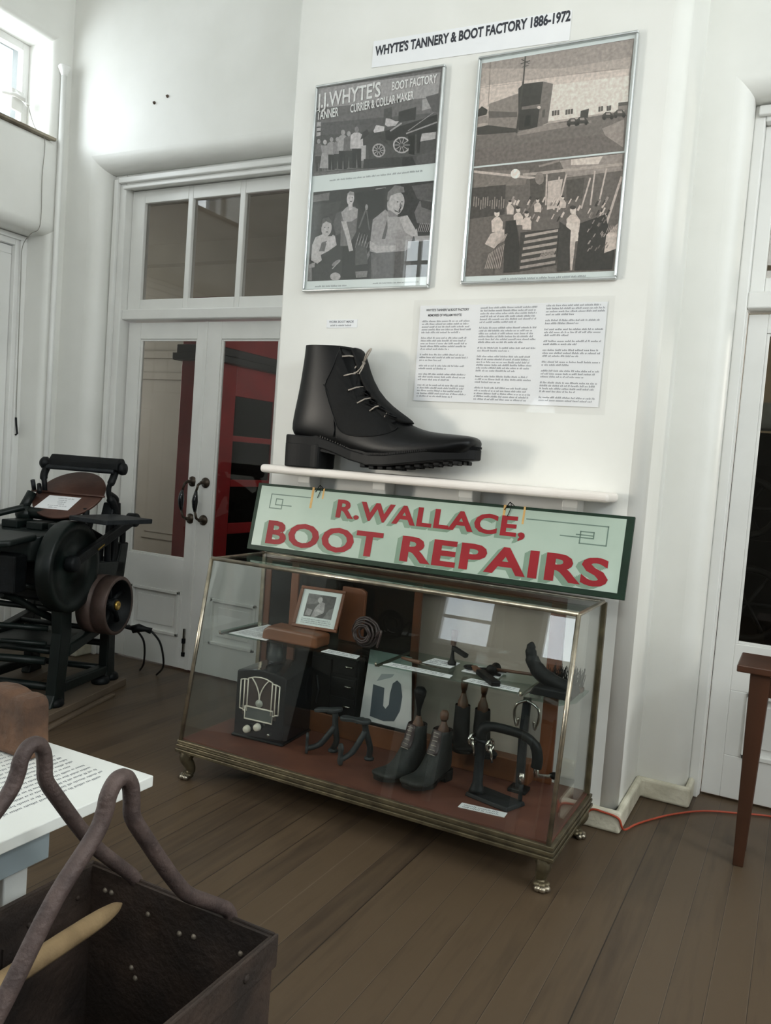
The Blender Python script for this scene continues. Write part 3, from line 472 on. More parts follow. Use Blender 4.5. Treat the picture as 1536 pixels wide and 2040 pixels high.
# frame and transom light over the pair
t = MB(); t.box(-2.385, -2.29, .56, .70, 0, 2.985, TRIM); t.box(-1.025, -.92, .56, .70, 0, 2.985, TRIM); t.box(-2.29, -1.025, .56, .70, 2.905, 2.985, TRIM); t.box(-2.29, -1.025, .575, .70, 2.112, 2.172, TRIM)
t.box(-2.37, -2.335, .535, .56, 0, 2.955, TRIM); t.box(-2.335, -.94, .535, .56, 2.93, 2.965, TRIM); t.box(-2.305, -.99, .545, .575, 2.895, 2.915, TRIM)
struct(t.build('trim_1', origin=(-1.65, .63, 0), bevel=.006))
t = MB()
for p, q in ((-2.288, -2.185), (-1.842, -1.806), (-1.458, -1.422), (-1.075, -1.027)): t.box(p, q, .615, .665, 2.174, 2.9, TRIM)
for p, q in ((-2.185, -1.842), (-1.806, -1.458), (-1.422, -1.075)): t.box(p, q, .615, .665, 2.174, 2.24, TRIM); t.box(p, q, .615, .665, 2.822, 2.9, TRIM)
wn[0] += 1; to = struct(t.build('window_%d' % wn[0], origin=(-1.65, .64, 2.174), bevel=.004))
for p, q in ((-2.185, -1.842), (-1.806, -1.458), (-1.422, -1.075)):
    g = MB(); g.box(p, q, .638, .643, 2.24, 2.822, GLASS_OLD); g.build('window_glass', parent=to)
# right-hand door
d3 = leaf(1.285, 1.955, .645, .012, 2.10, 1.362, 1.87, .69, 2.02, 1.43, 1.81, .2, .485, GLASS_OLD)
t = MB(); t.box(1.235, 1.278, .57, .70, 0, 2.95, TRIM); t.box(1.255, 1.282, .60, .62, 0, 2.12, TRIM); t.box(1.278, 2.7, .57, .70, 2.115, 2.185, TRIM); t.box(1.278, 2.7, .57, .70, 2.88, 2.95, TRIM); t.box(1.25, 2.7, .545, .57, 2.9, 2.94, TRIM); t.box(2.62, 2.7, .57, .70, 0, 2.95, TRIM)
struct(t.build('trim_2', origin=(1.97, .63, 0), bevel=.006))
leaf(1.965, 2.615, .645, .012, 2.10, 2.05, 2.53, .69, 2.02, 2.1, 2.48, .2, .485, GLASS_OLD)
wn[0] += 1; t = MB(); t.box(1.278, 1.335, .615, .665, 2.187, 2.878, TRIM); t.box(1.335, 2.62, .615, .665, 2.187, 2.25, TRIM); t.box(1.335, 2.62, .615, .665, 2.82, 2.878, TRIM); t.box(1.75, 1.79, .615, .665, 2.25, 2.82, TRIM); t.box(2.18, 2.22, .615, .665, 2.25, 2.82, TRIM); t.box(2.58, 2.62, .615, .665, 2.25, 2.82, TRIM)
to = struct(t.build('window_%d' % wn[0], origin=(1.97, .64, 2.187), bevel=.004)); g = MB(); g.box(1.335, 2.6, .638, .643, 2.25, 2.82, GLASS_OLD); g.build('window_glass', parent=to)
# left-wall door in its niche (only its right edge shows)
dn[0] += 1; t = MB(); t.box(-2.95, -2.885, .262, .335, 0, 2.585, TRIM); t.box(-2.95, -2.885, -.95, -.88, 0, 2.585, TRIM); t.box(-2.95, -2.885, -.88, .262, 2.515, 2.585, TRIM); t.box(-2.885, -2.868, .29, .335, 0, 2.55, TRIM)
t.box(-2.885, -2.868, -.95, .335, 2.55, 2.58, TRIM); struct(t.build('trim_3', origin=(-2.9, -.3, 0), bevel=.004))
t = MB(); t.box(-2.95, -2.915, -.88, .26, .012, .15, TRIM); t.box(-2.95, -2.915, -.88, .26, 2.46, 2.512, TRIM)
for p, q in ((.155, .26), (-.38, -.26), (-.88, -.79)): t.box(-2.95, -2.915, p, q, .15, 2.46, TRIM)
for p, q in ((-.26, .155), (-.79, -.38)):
    t.box(-2.95, -2.915, p, q, 1.62, 1.74, TRIM)
    for r, s in ((.15, 1.62), (1.74, 2.46)): t.box(-2.945, -2.93, p, q, r, s, TRIM); t.box(-2.935, -2.922, p + .04, q - .03, r + .03, s - .03, TRIM)
struct(t.build('door_%d' % dn[0], origin=(-2.93, -.3, 0), bevel=.004))
# glazed side doors further back along the left wall
def side_leaf(y0, y1):
    dn[0] += 1; t = MB(); x0, x1 = -2.95, -2.91
    t.box(x0, x1, y0, y0 + .09, .012, 2.54, TRIM); t.box(x0, x1, y1 - .09, y1, .012, 2.54, TRIM); t.box(x0, x1, y0 + .09, y1 - .09, .012, .7, TRIM); t.box(x0, x1, y0 + .09, y1 - .09, 2.42, 2.54, TRIM); t.box(x0, x1, y0 + .09, y1 - .09, 1.5, 1.55, TRIM)
    o = struct(t.build('door_%d' % dn[0], origin=(-2.93, (y0 + y1) / 2, 0), bevel=.003)); g = MB(); g.box(-2.932, -2.928, y0 + .09, y1 - .09, .7, 2.42, GLASS); g.build('door_glass', parent=o)
side_leaf(-3.55, -3.002); side_leaf(-2.998, -2.45)

# rough white skirting that wraps the pier and the right-hand jamb
s = MB()
def skirt(poly): s.prism(poly, 'z', 0, .088, DIRTY)
skirt([(-.69, -.028), (1.064, -.028), (1.064, .412), (1.262, .412), (1.262, .57), (1.236, .57), (1.236, .439), (1.036, .439), (1.036, -.001), (-.69, -.001)])
struct(s.build('baseboard_front', origin=(.2, 0, 0), bevel=.018, seg=3))
s = MB(); s.prism([(-2.669, .439), (-2.386, .439), (-2.386, .57), (-2.36, .57), (-2.36, .412), (-2.64, .412), (-2.64, .33), (-2.669, .33)], 'z', 0, .088, DIRTY); struct(s.build('baseboard_left', origin=(-2.5, .43, 0), bevel=.015, seg=3))

# ---------------------------------------------------------------- rooms behind the doors
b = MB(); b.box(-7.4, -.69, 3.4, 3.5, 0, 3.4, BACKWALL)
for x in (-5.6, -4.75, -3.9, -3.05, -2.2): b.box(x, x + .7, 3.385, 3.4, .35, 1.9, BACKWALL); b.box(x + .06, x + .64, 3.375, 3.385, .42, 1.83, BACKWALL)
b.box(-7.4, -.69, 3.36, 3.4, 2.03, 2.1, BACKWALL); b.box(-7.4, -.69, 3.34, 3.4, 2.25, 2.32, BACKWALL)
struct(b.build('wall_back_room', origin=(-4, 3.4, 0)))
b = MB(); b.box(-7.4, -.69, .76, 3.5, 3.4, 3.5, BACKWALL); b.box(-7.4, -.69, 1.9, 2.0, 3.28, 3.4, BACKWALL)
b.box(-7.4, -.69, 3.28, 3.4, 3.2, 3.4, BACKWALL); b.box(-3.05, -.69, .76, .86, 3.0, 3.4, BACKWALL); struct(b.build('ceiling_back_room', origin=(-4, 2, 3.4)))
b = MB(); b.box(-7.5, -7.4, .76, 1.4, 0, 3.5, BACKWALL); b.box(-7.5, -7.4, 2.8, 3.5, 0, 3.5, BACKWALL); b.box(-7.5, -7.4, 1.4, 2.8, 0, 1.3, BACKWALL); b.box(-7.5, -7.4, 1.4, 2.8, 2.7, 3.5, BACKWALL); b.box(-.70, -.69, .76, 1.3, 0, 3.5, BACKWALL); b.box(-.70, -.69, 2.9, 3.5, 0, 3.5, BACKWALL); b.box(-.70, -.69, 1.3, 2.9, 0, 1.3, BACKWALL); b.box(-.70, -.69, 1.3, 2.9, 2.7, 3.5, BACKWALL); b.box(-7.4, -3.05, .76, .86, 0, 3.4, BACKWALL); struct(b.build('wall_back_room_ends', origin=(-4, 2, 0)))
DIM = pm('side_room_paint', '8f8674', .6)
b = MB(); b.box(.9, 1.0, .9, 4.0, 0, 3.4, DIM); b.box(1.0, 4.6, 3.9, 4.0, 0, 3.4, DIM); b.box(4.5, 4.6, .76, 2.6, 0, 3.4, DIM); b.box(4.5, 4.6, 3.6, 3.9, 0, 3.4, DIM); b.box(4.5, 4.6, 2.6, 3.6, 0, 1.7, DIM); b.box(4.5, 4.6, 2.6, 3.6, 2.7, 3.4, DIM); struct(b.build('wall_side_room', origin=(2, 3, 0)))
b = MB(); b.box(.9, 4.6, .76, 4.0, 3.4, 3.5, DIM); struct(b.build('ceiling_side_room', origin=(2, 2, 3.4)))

# red cabinet seen through the double doors
k = thing('red_kiosk', 'red painted kiosk with dark cornice and square window openings behind the double doors', 'kiosk', (-2.0, 1.9, 0))
X0, X1, Y0, Y1 = -2.43, -2.15, 1.3, 2.9
b = MB(); b.box(X0, X1, Y0, Y0 + .03, 0, 1.96, KIOSKRED)
wins = [(.25, .74), (.82, 1.087), (1.14, 1.418), (1.46, 1.745)]
for p, q in ((Y0 + .03, 1.57), (2.045, 2.2), (2.68, Y1)): b.box(X1 - .03, X1, p, q, 0, 1.96, KIOSKRED)
for p, q in ((1.57, 2.045), (2.2, 2.68)):
    zs = [0] + [z for w_ in wins for z in w_] + [1.96]
    for i in range(0, len(zs), 2): b.box(X1 - .03, X1, p, q, zs[i], zs[i + 1], KIOSKRED)
b.box(X0, X0 + .02, Y0 + .03, Y1, 0, 1.96, KIOSKRED); b.build('body', parent=k, bevel=.004)
b = MB(); b.box(X0 - .05, X1 + .05, Y0 - .05, Y1, 1.96, 2.01, KIOSKDARK); b.box(X0 - .03, X1 + .03, Y0 - .03, Y1, 2.01, 2.07, KIOSKDARK); b.build('cornice', parent=k, bevel=.006)
b = MB(); b.box(X0 - .0, X1, Y0, Y1, 2.07, 2.4, KIOSKRED); b.build('fascia', parent=k, bevel=.004)
for p, q in ((1.57, 2.045), (2.2, 2.68)):
    for z0, z1 in wins:
        b = MB(); b.box(X1 - .02, X1 - .014, p, q, z0, z1, GLASS_DARK); b.build('window_pane', parent=k)
# dark stand of machinery in the side room
k = thing('machine_stand', 'dark machine stand of black iron wheels and posts behind the right-hand door', 'machine', (1.9, 2.3, 0))
for x in (1.06, 1.42, 1.8, 2.3):
    b = MB(); b.box(x, x + .06, 1.95, 2.01, 0, 1.6 + .1 * (x < 1.2), IRON); b.build('post', parent=k)
b = MB(); b.box(1.0, 2.5, 2.6, 2.65, .0, 1.72, IRON); b.build('back_panel', parent=k)
for z in (.4, 1.0, 1.5): b = MB(); b.box(1.06, 2.4, 2.012, 2.05, z, z + .06, IRON); b.build('rail', parent=k)
for x, z, r in ((1.28, 1.25, .16), (1.33, .7, .2), (1.7, 1.2, .2), (2.1, .8, .22)):
    b = MB(); b.tube([(x + r * cos(t_ * pi / 14), 1.92, z + r * sin(t_ * pi / 14)) for t_ in range(28)], .02, DARKIRON, 8, closed=True)
    for q in range(3): b.tube([(x - r * cos(q * pi / 3), 1.92, z - r * sin(q * pi / 3)), (x + r * cos(q * pi / 3), 1.92, z + r * sin(q * pi / 3))], .012, DARKIRON, 6)
    b.build('wheel', parent=k)
b = MB(); b.lathe([(0, 0), (.13, 0), (.14, .03), (.14, .08), (.09, .1), (.09, .14), (.05, .15), (0, .15)], (1.32, 1.98, 1.702), 'z', 18, GREYBLUE); b.build('drum_cover', parent=k)['label'] = 'pale blue-grey drum cover'

# fittings on the left wall
t = MB(); t.tube([(-2.645, .36, 0), (-2.645, .36, 3.555)], .0165, TRIM, 14); t.lathe([(.017, 3.53), (.02, 3.545), (.034, 3.575), (.037, 3.585), (.03, 3.595), (0, 3.598)], (-2.645, .36, 0), 'z', 18, TRIM)
tag(t.build('conduit_pipe', origin=(-2.645, .36, 0)), 'tall white pipe with a flared cap in the left corner', 'pipe')
o = thing('window_opener', 'white metal opener catching the light beside the high left window', 'window opener', (-2.85, .2, 3.34))
t = MB(); t.box(-2.89, -2.86, .17, .26, 3.3, 3.42, TRIM); t.bar((-2.87, .2, 3.41), (-2.8, .24, 3.33), .03, .02, TRIM); t.build('bracket', parent=o, bevel=.006)
t = MB(); t.tube([(-2.86, .1, 3.36), (-2.83, .17, 3.37), (-2.8, .22, 3.355)], .012, TRIM); t.build('lever', parent=o)
t = MB(); t.tube(smooth_path([(-2.8, .235, 3.34), (-2.74, .245, 3.2), (-2.655, .25, 3.12), (-2.662, .25, 2.9), (-2.66, .25, 2.62), (-2.74, .25, 2.57), (-2.84, .275, 2.5), (-2.86, .29, 2.3), (-2.86, .3, 1.46)]), .0022, pm('grey_cord', '8f8c84', .7), 6)
t.tube([(-2.86, .3, 1.46), (-2.855, .3, 1.42), (-2.855, .31, 1.36), (-2.86, .3, 1.35)], .006, IRON, 6); tag(t.build('sash_cord', origin=(-2.86, .3, 1.35)), 'thin grey cord hanging from the high window down the left wall', 'cord')
for x, z, l in ((-1.981, 3.323, 'small dark wall plug lower left of the two above the double doors'), (-1.883, 3.347, 'small dark wall plug upper right of the two above the double doors')):
    t = MB(); t.lathe([(0, 0), (.009, 0), (.009, -.004), (.004, -.006), (.004, -.012), (0, -.013)], (x, .4395, z), 'y', 10, pm('brown_plug', '4f4136', .6)); tag(t.build('wall_plug', origin=(x, .44, z)), l, 'wall plug', 'wall plugs above the double doors')

# ---------------------------------------------------------------- prints on the pier
def paint(mb, key, x0, x1, z0, z1, y, ramp):
    """a photographic print: flat tone shapes, each a hair in front of the last"""
    for i, item in enumerate(ART[key].split(';')):
        g, pts = item.split(':'); v = [int(t) / 999 for t in pts.split(',')]
        P = [(x0 + v[j] * (x1 - x0), y - .00002 * i, z0 + v[j + 1] * (z1 - z0)) for j in range(0, len(v), 2)]
        mb.faces(P, [tuple(range(len(P)))], ramp(float(g)))
def wall_M(x, z, y, ang=0.0): return frame_M((x, y, z), (cos(ang), 0, sin(ang)), (-sin(ang), 0, cos(ang)))
def photo_frame(label, x0, x1, z0, z1, prints, texts, ramp, seed):
    o = thing('picture_frame', label, 'picture', ((x0 + x1) / 2, 0, z0), group='framed photographs on the pier')
    f = MB(); t = .011
    for p, q, r, s in ((x0, x1, z1 - t, z1), (x0, x1, z0, z0 + t), (x0, x0 + t, z0 + t, z1 - t), (x1 - t, x1, z0 + t, z1 - t)): f.box(p, q, -.024, -.001, r, s, ALU)
    f.build('frame', parent=o, bevel=.005, seg=3)
    b = MB(); b.box(x0 + t, x1 - t, -.012, -.002, z0 + t, z1 - t, PAPER); b.build('mount', parent=o)
    for key, a, c, d, e in prints:
        m = MB(); m.box(a, c, -.0128, -.012, d, e, ramp(110)); paint(m, key, a, c, d, e, -.01282, ramp)
        for body, size, x, z, ang, sx in texts.get(key, ()): place_text(m, ramp(215), body, size, wall_M(x, z, -.0165, ang), sx=sx, bold=size * .02)
        m.build('photographic_print', parent=o)
    for x, z, w_, h_, n in texts.get('cap', ()): m = MB(); print_lines(m, INKG, wall_M(x, z, -.0123), w_, h_, n, seed, para=(9, 9), fill=.97); m.build('caption', parent=o)
    g = MB(); g.box(x0 + t, x1 - t, -.0205, -.0185, z0 + t, z1 - t, GLASS); g.build('picture_glass', parent=o)
photo_frame('silver framed pair of old photographs, street signage above and smiling workers below', -.564, .073, 2.108, 3.028,
    [('one', -.556, .063, 2.628, 3.018), ('two', -.543, .066, 2.156, 2.556)],
    {'one': [("J.J.WHYTE'S", .088, -.548, 2.928, .03, .72), ('BOOT FACTORY', .05, -.175, 2.955, .02, .56), ('TANNER', .055, -.549, 2.876, .04, .52), ('CURRIER & COLLAR MAKER', .05, -.375, 2.886, .06, .5)],
     'cap': [(-.46, 2.61, .46, .012, 1), (-.50, 2.14, .17, .012, 1), (-.53, 2.126, .28, .012, 1), (-.2, 2.143, .22, .01, 1)]}, grey_print, 2)
photo_frame('silver framed pair of sepia photographs, factory street above and crowded workroom below', .219, .858, 2.117, 3.034,
    [('three', .235, .842, 2.597, 3.008), ('four', .235, .846, 2.150, 2.590)], {'cap': [(.39, 2.143, .36, .012, 1)]}, sepia_print, 3)

o = thing('caption_strip', "white paper strip headed WHYTE'S TANNERY & BOOT FACTORY above the framed photographs", 'sign', (.15, 0, 3.06))
Mx = wall_M(-.29, 3.085, -.0015, -.012)
m = MB(); m.faces([Mx @ Vector(p) for p in ((0, -.012, 0), (.88, -.028, 0), (.88, .088, 0), (0, .1, 0), (0, -.012, .001), (.88, -.028, .001), (.88, .088, .001), (0, .1, .001))], [(3, 2, 1, 0), (4, 5, 6, 7), (0, 1, 5, 4), (1, 2, 6, 5), (2, 3, 7, 6), (3, 0, 4, 7)], PAPER); m.build('paper_strip', parent=o)
m = MB(); v, f_ = text_geo("WHYTE'S TANNERY & BOOT FACTORY 1886-1972", .058, bold=.0022)
wd = max(p[0] for p in v); m.faces([wall_M(-.275, 3.122, -.0032, 0) @ Vector((p[0] * .862 / wd, p[1] * .95, 0)) for p in v], f_, INK); m.build('lettering', parent=o)

o = thing('small_wall_label', 'tiny white printed label on the wall above the giant boot', 'label', (-.35, 0, 1.945))
m = MB(); m.box(-.431, -.271, -.002, -.0005, 1.946, 1.982, PAPER); m.build('card', parent=o)
m = MB(); place_text(m, INKG, 'WORK BOOT MADE', .014, wall_M(-.418, 1.968, -.0024), bold=.0003); print_lines(m, INKG, wall_M(-.41, 1.965, -.0024), .12, .012, 1, 3, para=(9, 9)); m.build('lettering', parent=o)

o = thing('laminated_history_sheet', 'large laminated sheet of three columns of typed history beside the giant boot', 'poster', (.43, 0, 1.6))
sx0, sx1, sz0, sz1 = .008, .858, 1.602, 2.058
m = MB(); m.box(sx0 + .028, sx1 - .028, -.004, -.002, sz0 + .03, sz1 - .022, PAPER); m.build('sheet', parent=o)
m = MB()
place_text(m, INK, "WHYTE'S TANNERY & BOOT FACTORY", .0135, wall_M(.065, 2.012, -.0045), bold=.0003, sx=.82)
place_text(m, INK, 'MEMORIES OF WILLIAM WHYTE', .0135, wall_M(.075, 1.99, -.0045), bold=.0003, sx=.8)
print_lines(m, INKG, wall_M(.05, 1.978, -.0045), .225, .34, 29, 5, para=(5, 2))
print_lines(m, INKG, wall_M(.312, 2.03, -.0045), .245, .385, 33, 6, para=(6, 2))
print_lines(m, INKG, wall_M(.59, 2.034, -.0045), .232, .385, 33, 8, para=(4, 2)); m.build('lettering', parent=o)
m = MB(); n = 18; rnd = random.Random(4); V = []; F = []
for j in range(9):
    for i in range(n + 1):
        e = min(i, n - i, j * 1.6, (8 - j) * 1.6); V.append((sx0 + (sx1 - sx0) * i / n, -.0062 - rnd.uniform(0, .0022) * (2.2 if e < 1 else .35), sz0 + (sz1 - sz0) * j / 8))
for j in range(8):
    for i in range(n): F.append((j * (n + 1) + i, j * (n + 1) + i + 1, (j + 1) * (n + 1) + i + 1, (j + 1) * (n + 1) + i))
m.faces(V, F, FILM, smooth=True); m.build('clear_film', parent=o)

# ---------------------------------------------------------------- shelf, giant boot
o = thing('wall_shelf', 'white painted rounded shelf carrying the giant black boot', 'shelf', (.15, 0, 1.23))
m = MB(); m.box(-.62, .94, -.185, -.001, 1.272, 1.309, SHELFW); m.build('board', parent=o, bevel=.016, seg=4)
for x in (-.405, -.022, .378, .808):
    m = MB(); m.prism([(0, 1.272), (0, 1.12), (-.03, 1.12), (-.095, 1.24), (-.095, 1.272)], 'x', x - .062, x, WALL); m.build('shelf_bracket', parent=o, bevel=.004)

def boot_sections(prof, hw, n=28, flat=2.4, y0=0, sc=1.0, floorz=None):
    """fan of sections sweeping from the ankle opening round to the toe; prof: list of (front xz, back xz), hw: half widths"""
    rings = []
    for (fr, bk), h in zip(prof, hw):
        F_, B_ = Vector((fr[0], 0, fr[1])), Vector((bk[0], 0, bk[1])); c_ = (F_ + B_) / 2; d = (F_ - B_) / 2; ring = []
        for j in range(n):
            a = 2 * pi * j / n; ca, sa = cos(a), sin(a)
            ex = 2 / flat
            ring.append((c_ + d * (abs(ca) ** ex * (1 if ca >= 0 else -1)) + Vector((0, h * abs(sa) ** ex * (1 if sa >= 0 else -1), 0))) * sc)
        rings.append(ring)
    return rings
def outline(pts, n=10):
    """closed foot-shaped plan from (x, half width) stations"""
    top = smooth_path([(x, h, 0) for x, h in pts], n); return [(p.x, p.y) for p in top] + [(p.x, -p.y) for p in reversed(top)][1:-1]
bx, bz, by = -.54, 1.3095, -.118
BO = Vector((bx, by, bz))
o = thing('giant_work_boot', 'giant polished black lace-up display boot on the white wall shelf', 'boot', (bx + .45, by, bz), world=True)
def W(r): return [[BO + Vector(p) for p in q] for q in r]
prof = [((.335, .527), (.097, .533)), ((.362, .505), (.095, .505)), ((.373, .47), (.091, .46)), ((.386, .43), (.085, .41)), ((.405, .385), (.078, .355)), ((.432, .345), (.068, .295)), ((.465, .31), (.056, .235)), ((.505, .28), (.048, .185)),
        ((.55, .252), (.047, .142)), ((.60, .226), (.11, .115)), ((.655, .203), (.21, .104)), ((.71, .189), (.33, .076)), ((.768, .185), (.46, .05)), ((.822, .183), (.58, .05)), ((.872, .181), (.7, .064)), ((.912, .178), (.80, .08)), ((.932, .17), (.87, .092)), ((.94, .15), (.915, .1))]
hw = [.078, .079, .08, .081, .082, .084, .085, .085, .083, .08, .08, .084, .096, .103, .105, .099, .084, .052]
m = MB(); m.loft(W(boot_sections(prof, hw)), LEATHER, cap0=False); m.loft(W(boot_sections([((f_[0] - .008, f_[1] - .001), (b_[0] + .008, b_[1] - .001)) for f_, b_ in prof[:4]], [h - .008 for h in hw[:4]])), LEATHER2, cap0=False)
up = m.build('upper', parent=o, subsurf=1)
# darker facing panels over the lacing, with stitched edge
m = MB()
def surf_y(x, z):
    """half width of the upper at (x, z)"""
    best = .08
    for (f_, b_), h in zip(prof, hw):
        d = Vector((f_[0] - b_[0], f_[1] - b_[1])); q = Vector((x - b_[0], z - b_[1])); t_ = q.dot(d) / d.length_squared; off = abs(q.x * d.y - q.y * d.x) / d.length
        if off < .022 and 0 <= t_ <= 1: best = h * max(0, 1 - abs(2 * t_ - 1) ** 2.4) ** (1 / 2.4); break
    return best
facing = [(.30, .523), (.352, .512), (.368, .47), (.38, .43), (.398, .385), (.425, .345), (.458, .312), (.50, .283), (.545, .256), (.585, .236), (.60, .205), (.575, .175), (.5, .155), (.4, .15), (.335, .17), (.3, .235), (.265, .31), (.25, .36), (.275, .42), (.29, .47)]
cx_, cz_ = .40, .3; ring_o = [(p.x, p.z) for p in smooth_path([(x, 0, z) for x, z in facing[2:] + facing[:1]], 3)] + [facing[0], facing[1]]
for sgn in (-1,):
    V = [BO + Vector((x, sgn * (surf_y(x, z) + .0035), z)) for x, z in ring_o]; K = 5; rows = [V]
    for k in range(1, K + 1):
        t_ = k / K; rows.append([BO + Vector((x + (cx_ - x) * t_ * .98, sgn * (surf_y(x + (cx_ - x) * t_ * .98, z + (cz_ - z) * t_ * .98) + .0035), z + (cz_ - z) * t_ * .98)) for x, z in ring_o])
    base = [v for r in rows for v in r]; n_ = len(ring_o); fs = [(k * n_ + i, k * n_ + (i + 1) % n_, (k + 1) * n_ + (i + 1) % n_, (k + 1) * n_ + i) for k in range(K) for i in range(n_)]
    m.faces(base, fs + [tuple(range(K * n_, K * n_ + n_))], LEATHER2, smooth=True)
    m.tube([v + Vector((0, -.001, 0)) for v in V], .0022, LEATHER, 6, closed=True)
fp = m.build('facing', parent=o)
fp['label'] = 'duller black facing panel carrying the laces'
m = MB(); m.loft(W(boot_sections([((.352, .533), (.325, .52)), ((.377, .51), (.34, .50)), ((.40, .44), (.37, .43)), ((.45, .35), (.41, .34)), ((.53, .285), (.49, .27)), ((.60, .248), (.55, .23)), ((.655, .215), (.60, .20))], [.05, .052, .05, .05, .05, .052, .04], n=16)), LEATHER2); m.build('tongue', parent=o, subsurf=1)
sole_plan = [(.362, .066), (.40, .067), (.47, .082), (.56, .099), (.65, .104), (.75, .1), (.84, .086), (.90, .062), (.935, .035), (.946, .0)]
def zb(x): return max(.0, .058 - .30 * max(0, x - .362)) if x < .56 else max(0, (x - .60)) * .255
m = MB(); pl = outline([(.036, .0), (.04, .04), (.06, .064), (.12, .074), (.22, .07)] + sole_plan, 4)
def sole_top(x): 
    pts = [(.03, .137), (.22, .134), (.30, .114), (.38, .088), (.47, .072), (.56, .075), (.66, .09), (.8, .112), (.95, .126)]
    for (a_, b_), (c2, d2) in zip(pts, pts[1:]):
        if x <= c2: return b_ + (d2 - b_) * max(0, (x - a_)) / (c2 - a_)
    return .126
lo = [BO + Vector((x, y, sole_top(x) - .042)) for x, y in pl]; hi = [BO + Vector((x, y, sole_top(x) + .004)) for x, y in pl]
m.loft([lo, hi], RUBBER, smooth=False); m.build('sole', parent=o, bevel=.006)
m = MB(); st = [(x, y * 1.0) for x, y in pl if y < 0 and x > .2]
for i in range(len(st) - 1):
    for k in range(3):
        x = st[i][0] + (st[i + 1][0] - st[i][0]) * k / 3; y = st[i][1] + (st[i + 1][1] - st[i][1]) * k / 3
        m.box(bx + x, bx + x + .006, by + y - .002, by + y + .008, bz + sole_top(x) + .003, bz + sole_top(x) + .012, LEATHER)
m.build('welt_stitching', parent=o)
m = MB(); hp = outline([(.036, .0), (.04, .04), (.06, .066), (.12, .075), (.19, .071), (.233, .066), (.2331, .0)], 4)
m.loft([[BO + Vector((.05 + (x - .05) * .985, y * .97, 0)) for x, y in hp], [BO + Vector((x, y, .106)) for x, y in hp]], RUBBER, smooth=False); m.build('heel', parent=o, bevel=.005)
m = MB()      # cleats under the forepart
rnd = random.Random(2)
for i in range(11):
    x = .44 + i * .042
    for y in (-.055, .0, .055):
        zt = sole_top(x) - .041; m.box(bx + x, bx + x + .026, by + y - .02, by + y + .02, bz + max(0.0006, zt - .016), bz + zt, RUBBER)
m.build('cleats', parent=o, bevel=.004)
LACE = pm('grey_lace', '8d857c', .7, 0, col2='a89f95', scale=60)
m = MB()
for (x0, z0), (x1, z1) in zip(((.318, .482), (.333, .40), (.36, .34), (.405, .288), (.462, .258), (.527, .237)), ((.372, .478), (.392, .41), (.424, .357), (.463, .314), (.508, .284), (.548, .258))):
    y0 = -surf_y(x0, z0) - .006; y1 = -.015
    m.tube([BO + Vector((x0, y0 + .012, z0)), BO + Vector((x0 + .002, y0 - .001, z0)), BO + Vector(((x0 + x1) / 2, (y0 + y1) / 2 - .016, (z0 + z1) / 2 + .006)), BO + Vector((x1 + .006, y1, z1 + .008)), BO + Vector((x1, .03, z1 + .006))], .0032, LACE, 7)
cb_ = BO + Vector((.392, -.02, .462))
m.tube(smooth_path([cb_, cb_ + Vector((.022, -.015, .04)), cb_ + Vector((.045, -.02, .058)), cb_ + Vector((.03, -.02, .03)), cb_]), .0035, LACE, 7); m.tube(smooth_path([cb_, cb_ + Vector((-.015, -.02, -.012)), cb_ + Vector((-.038, -.03, -.045)), cb_ + Vector((-.012, -.03, -.042)), cb_ + Vector((.004, -.02, -.018)), cb_]), .0035, LACE, 7)
m.tube(smooth_path([cb_, cb_ + Vector((.01, -.02, -.02)), cb_ + Vector((.0, -.03, -.05))]), .003, LACE, 6); m.ball(cb_, .009, .009, .009, LACE, 8)
m.build('laces', parent=o)
for x0, z0 in ((.318, .482), (.333, .40), (.36, .34), (.405, .288), (.462, .258)): m = MB(); m.lathe([(.003, 0), (.0075, 0), (.0075, -.003), (.003, -.003), (.003, 0)], BO + Vector((x0, -surf_y(x0, z0) - .0035, z0)), 'y', 10, RUBBER); m.build('eyelet', parent=o)
m = MB()
m.tube([BO + Vector((x, -surf_y(x, z) - .002, z)) for x, z in ((.24, .36), (.268, .33), (.29, .27), (.305, .22), (.31, .17), (.305, .14))], .0022, LEATHER2, 6); m.build('quarter_seam', parent=o)

# ---------------------------------------------------------------- painted sign
o = thing('boot_repairs_sign', 'pale green painted sign reading R. WALLACE, BOOT REPAIRS in red, leaning above the glass case', 'sign', (.18, -.17, .912))
A0 = Vector((-.668, -.176, .918)); UX = Vector((1.69, 0, .008)).normalized(); UY = Vector((0, .062, .305)).normalized(); SM = frame_M(A0, UX, UY); SW, SH = 1.695, .309
def sb(mb, x0, x1, y0, y1, z0, z1, m_): mb.box(x0, x1, y0, y1, z0, z1, m_, SM)
m = MB(); sb(m, 0, SW, 0, SH, -.016, 0, SIGNDARK); m.build('board', parent=o, bevel=.002)
m = MB(); sb(m, .022, SW - .028, .022, SH - .012, 0, .0015, SIGNG); m.build('painted_panel', parent=o)
def sign_text(body, x0, x1, y, h, ang=0.0):
    v, f_ = text_geo(body, 1.0, bold=.032, space=1.08); hv = [p[1] for p in text_geo('H', 1.0, bold=.032)[0]]; h0_ = min(hv); a_ = min(p[0] for p in v); b_ = max(p[0] for p in v); caps = [p[1] for p in v]; hh = max(hv) - h0_
    return [((p[0] - a_) / (b_ - a_) * (x1 - x0) + x0, y + (p[1] - h0_) / hh * h) for p in v], f_
sh, le = MB(), MB()
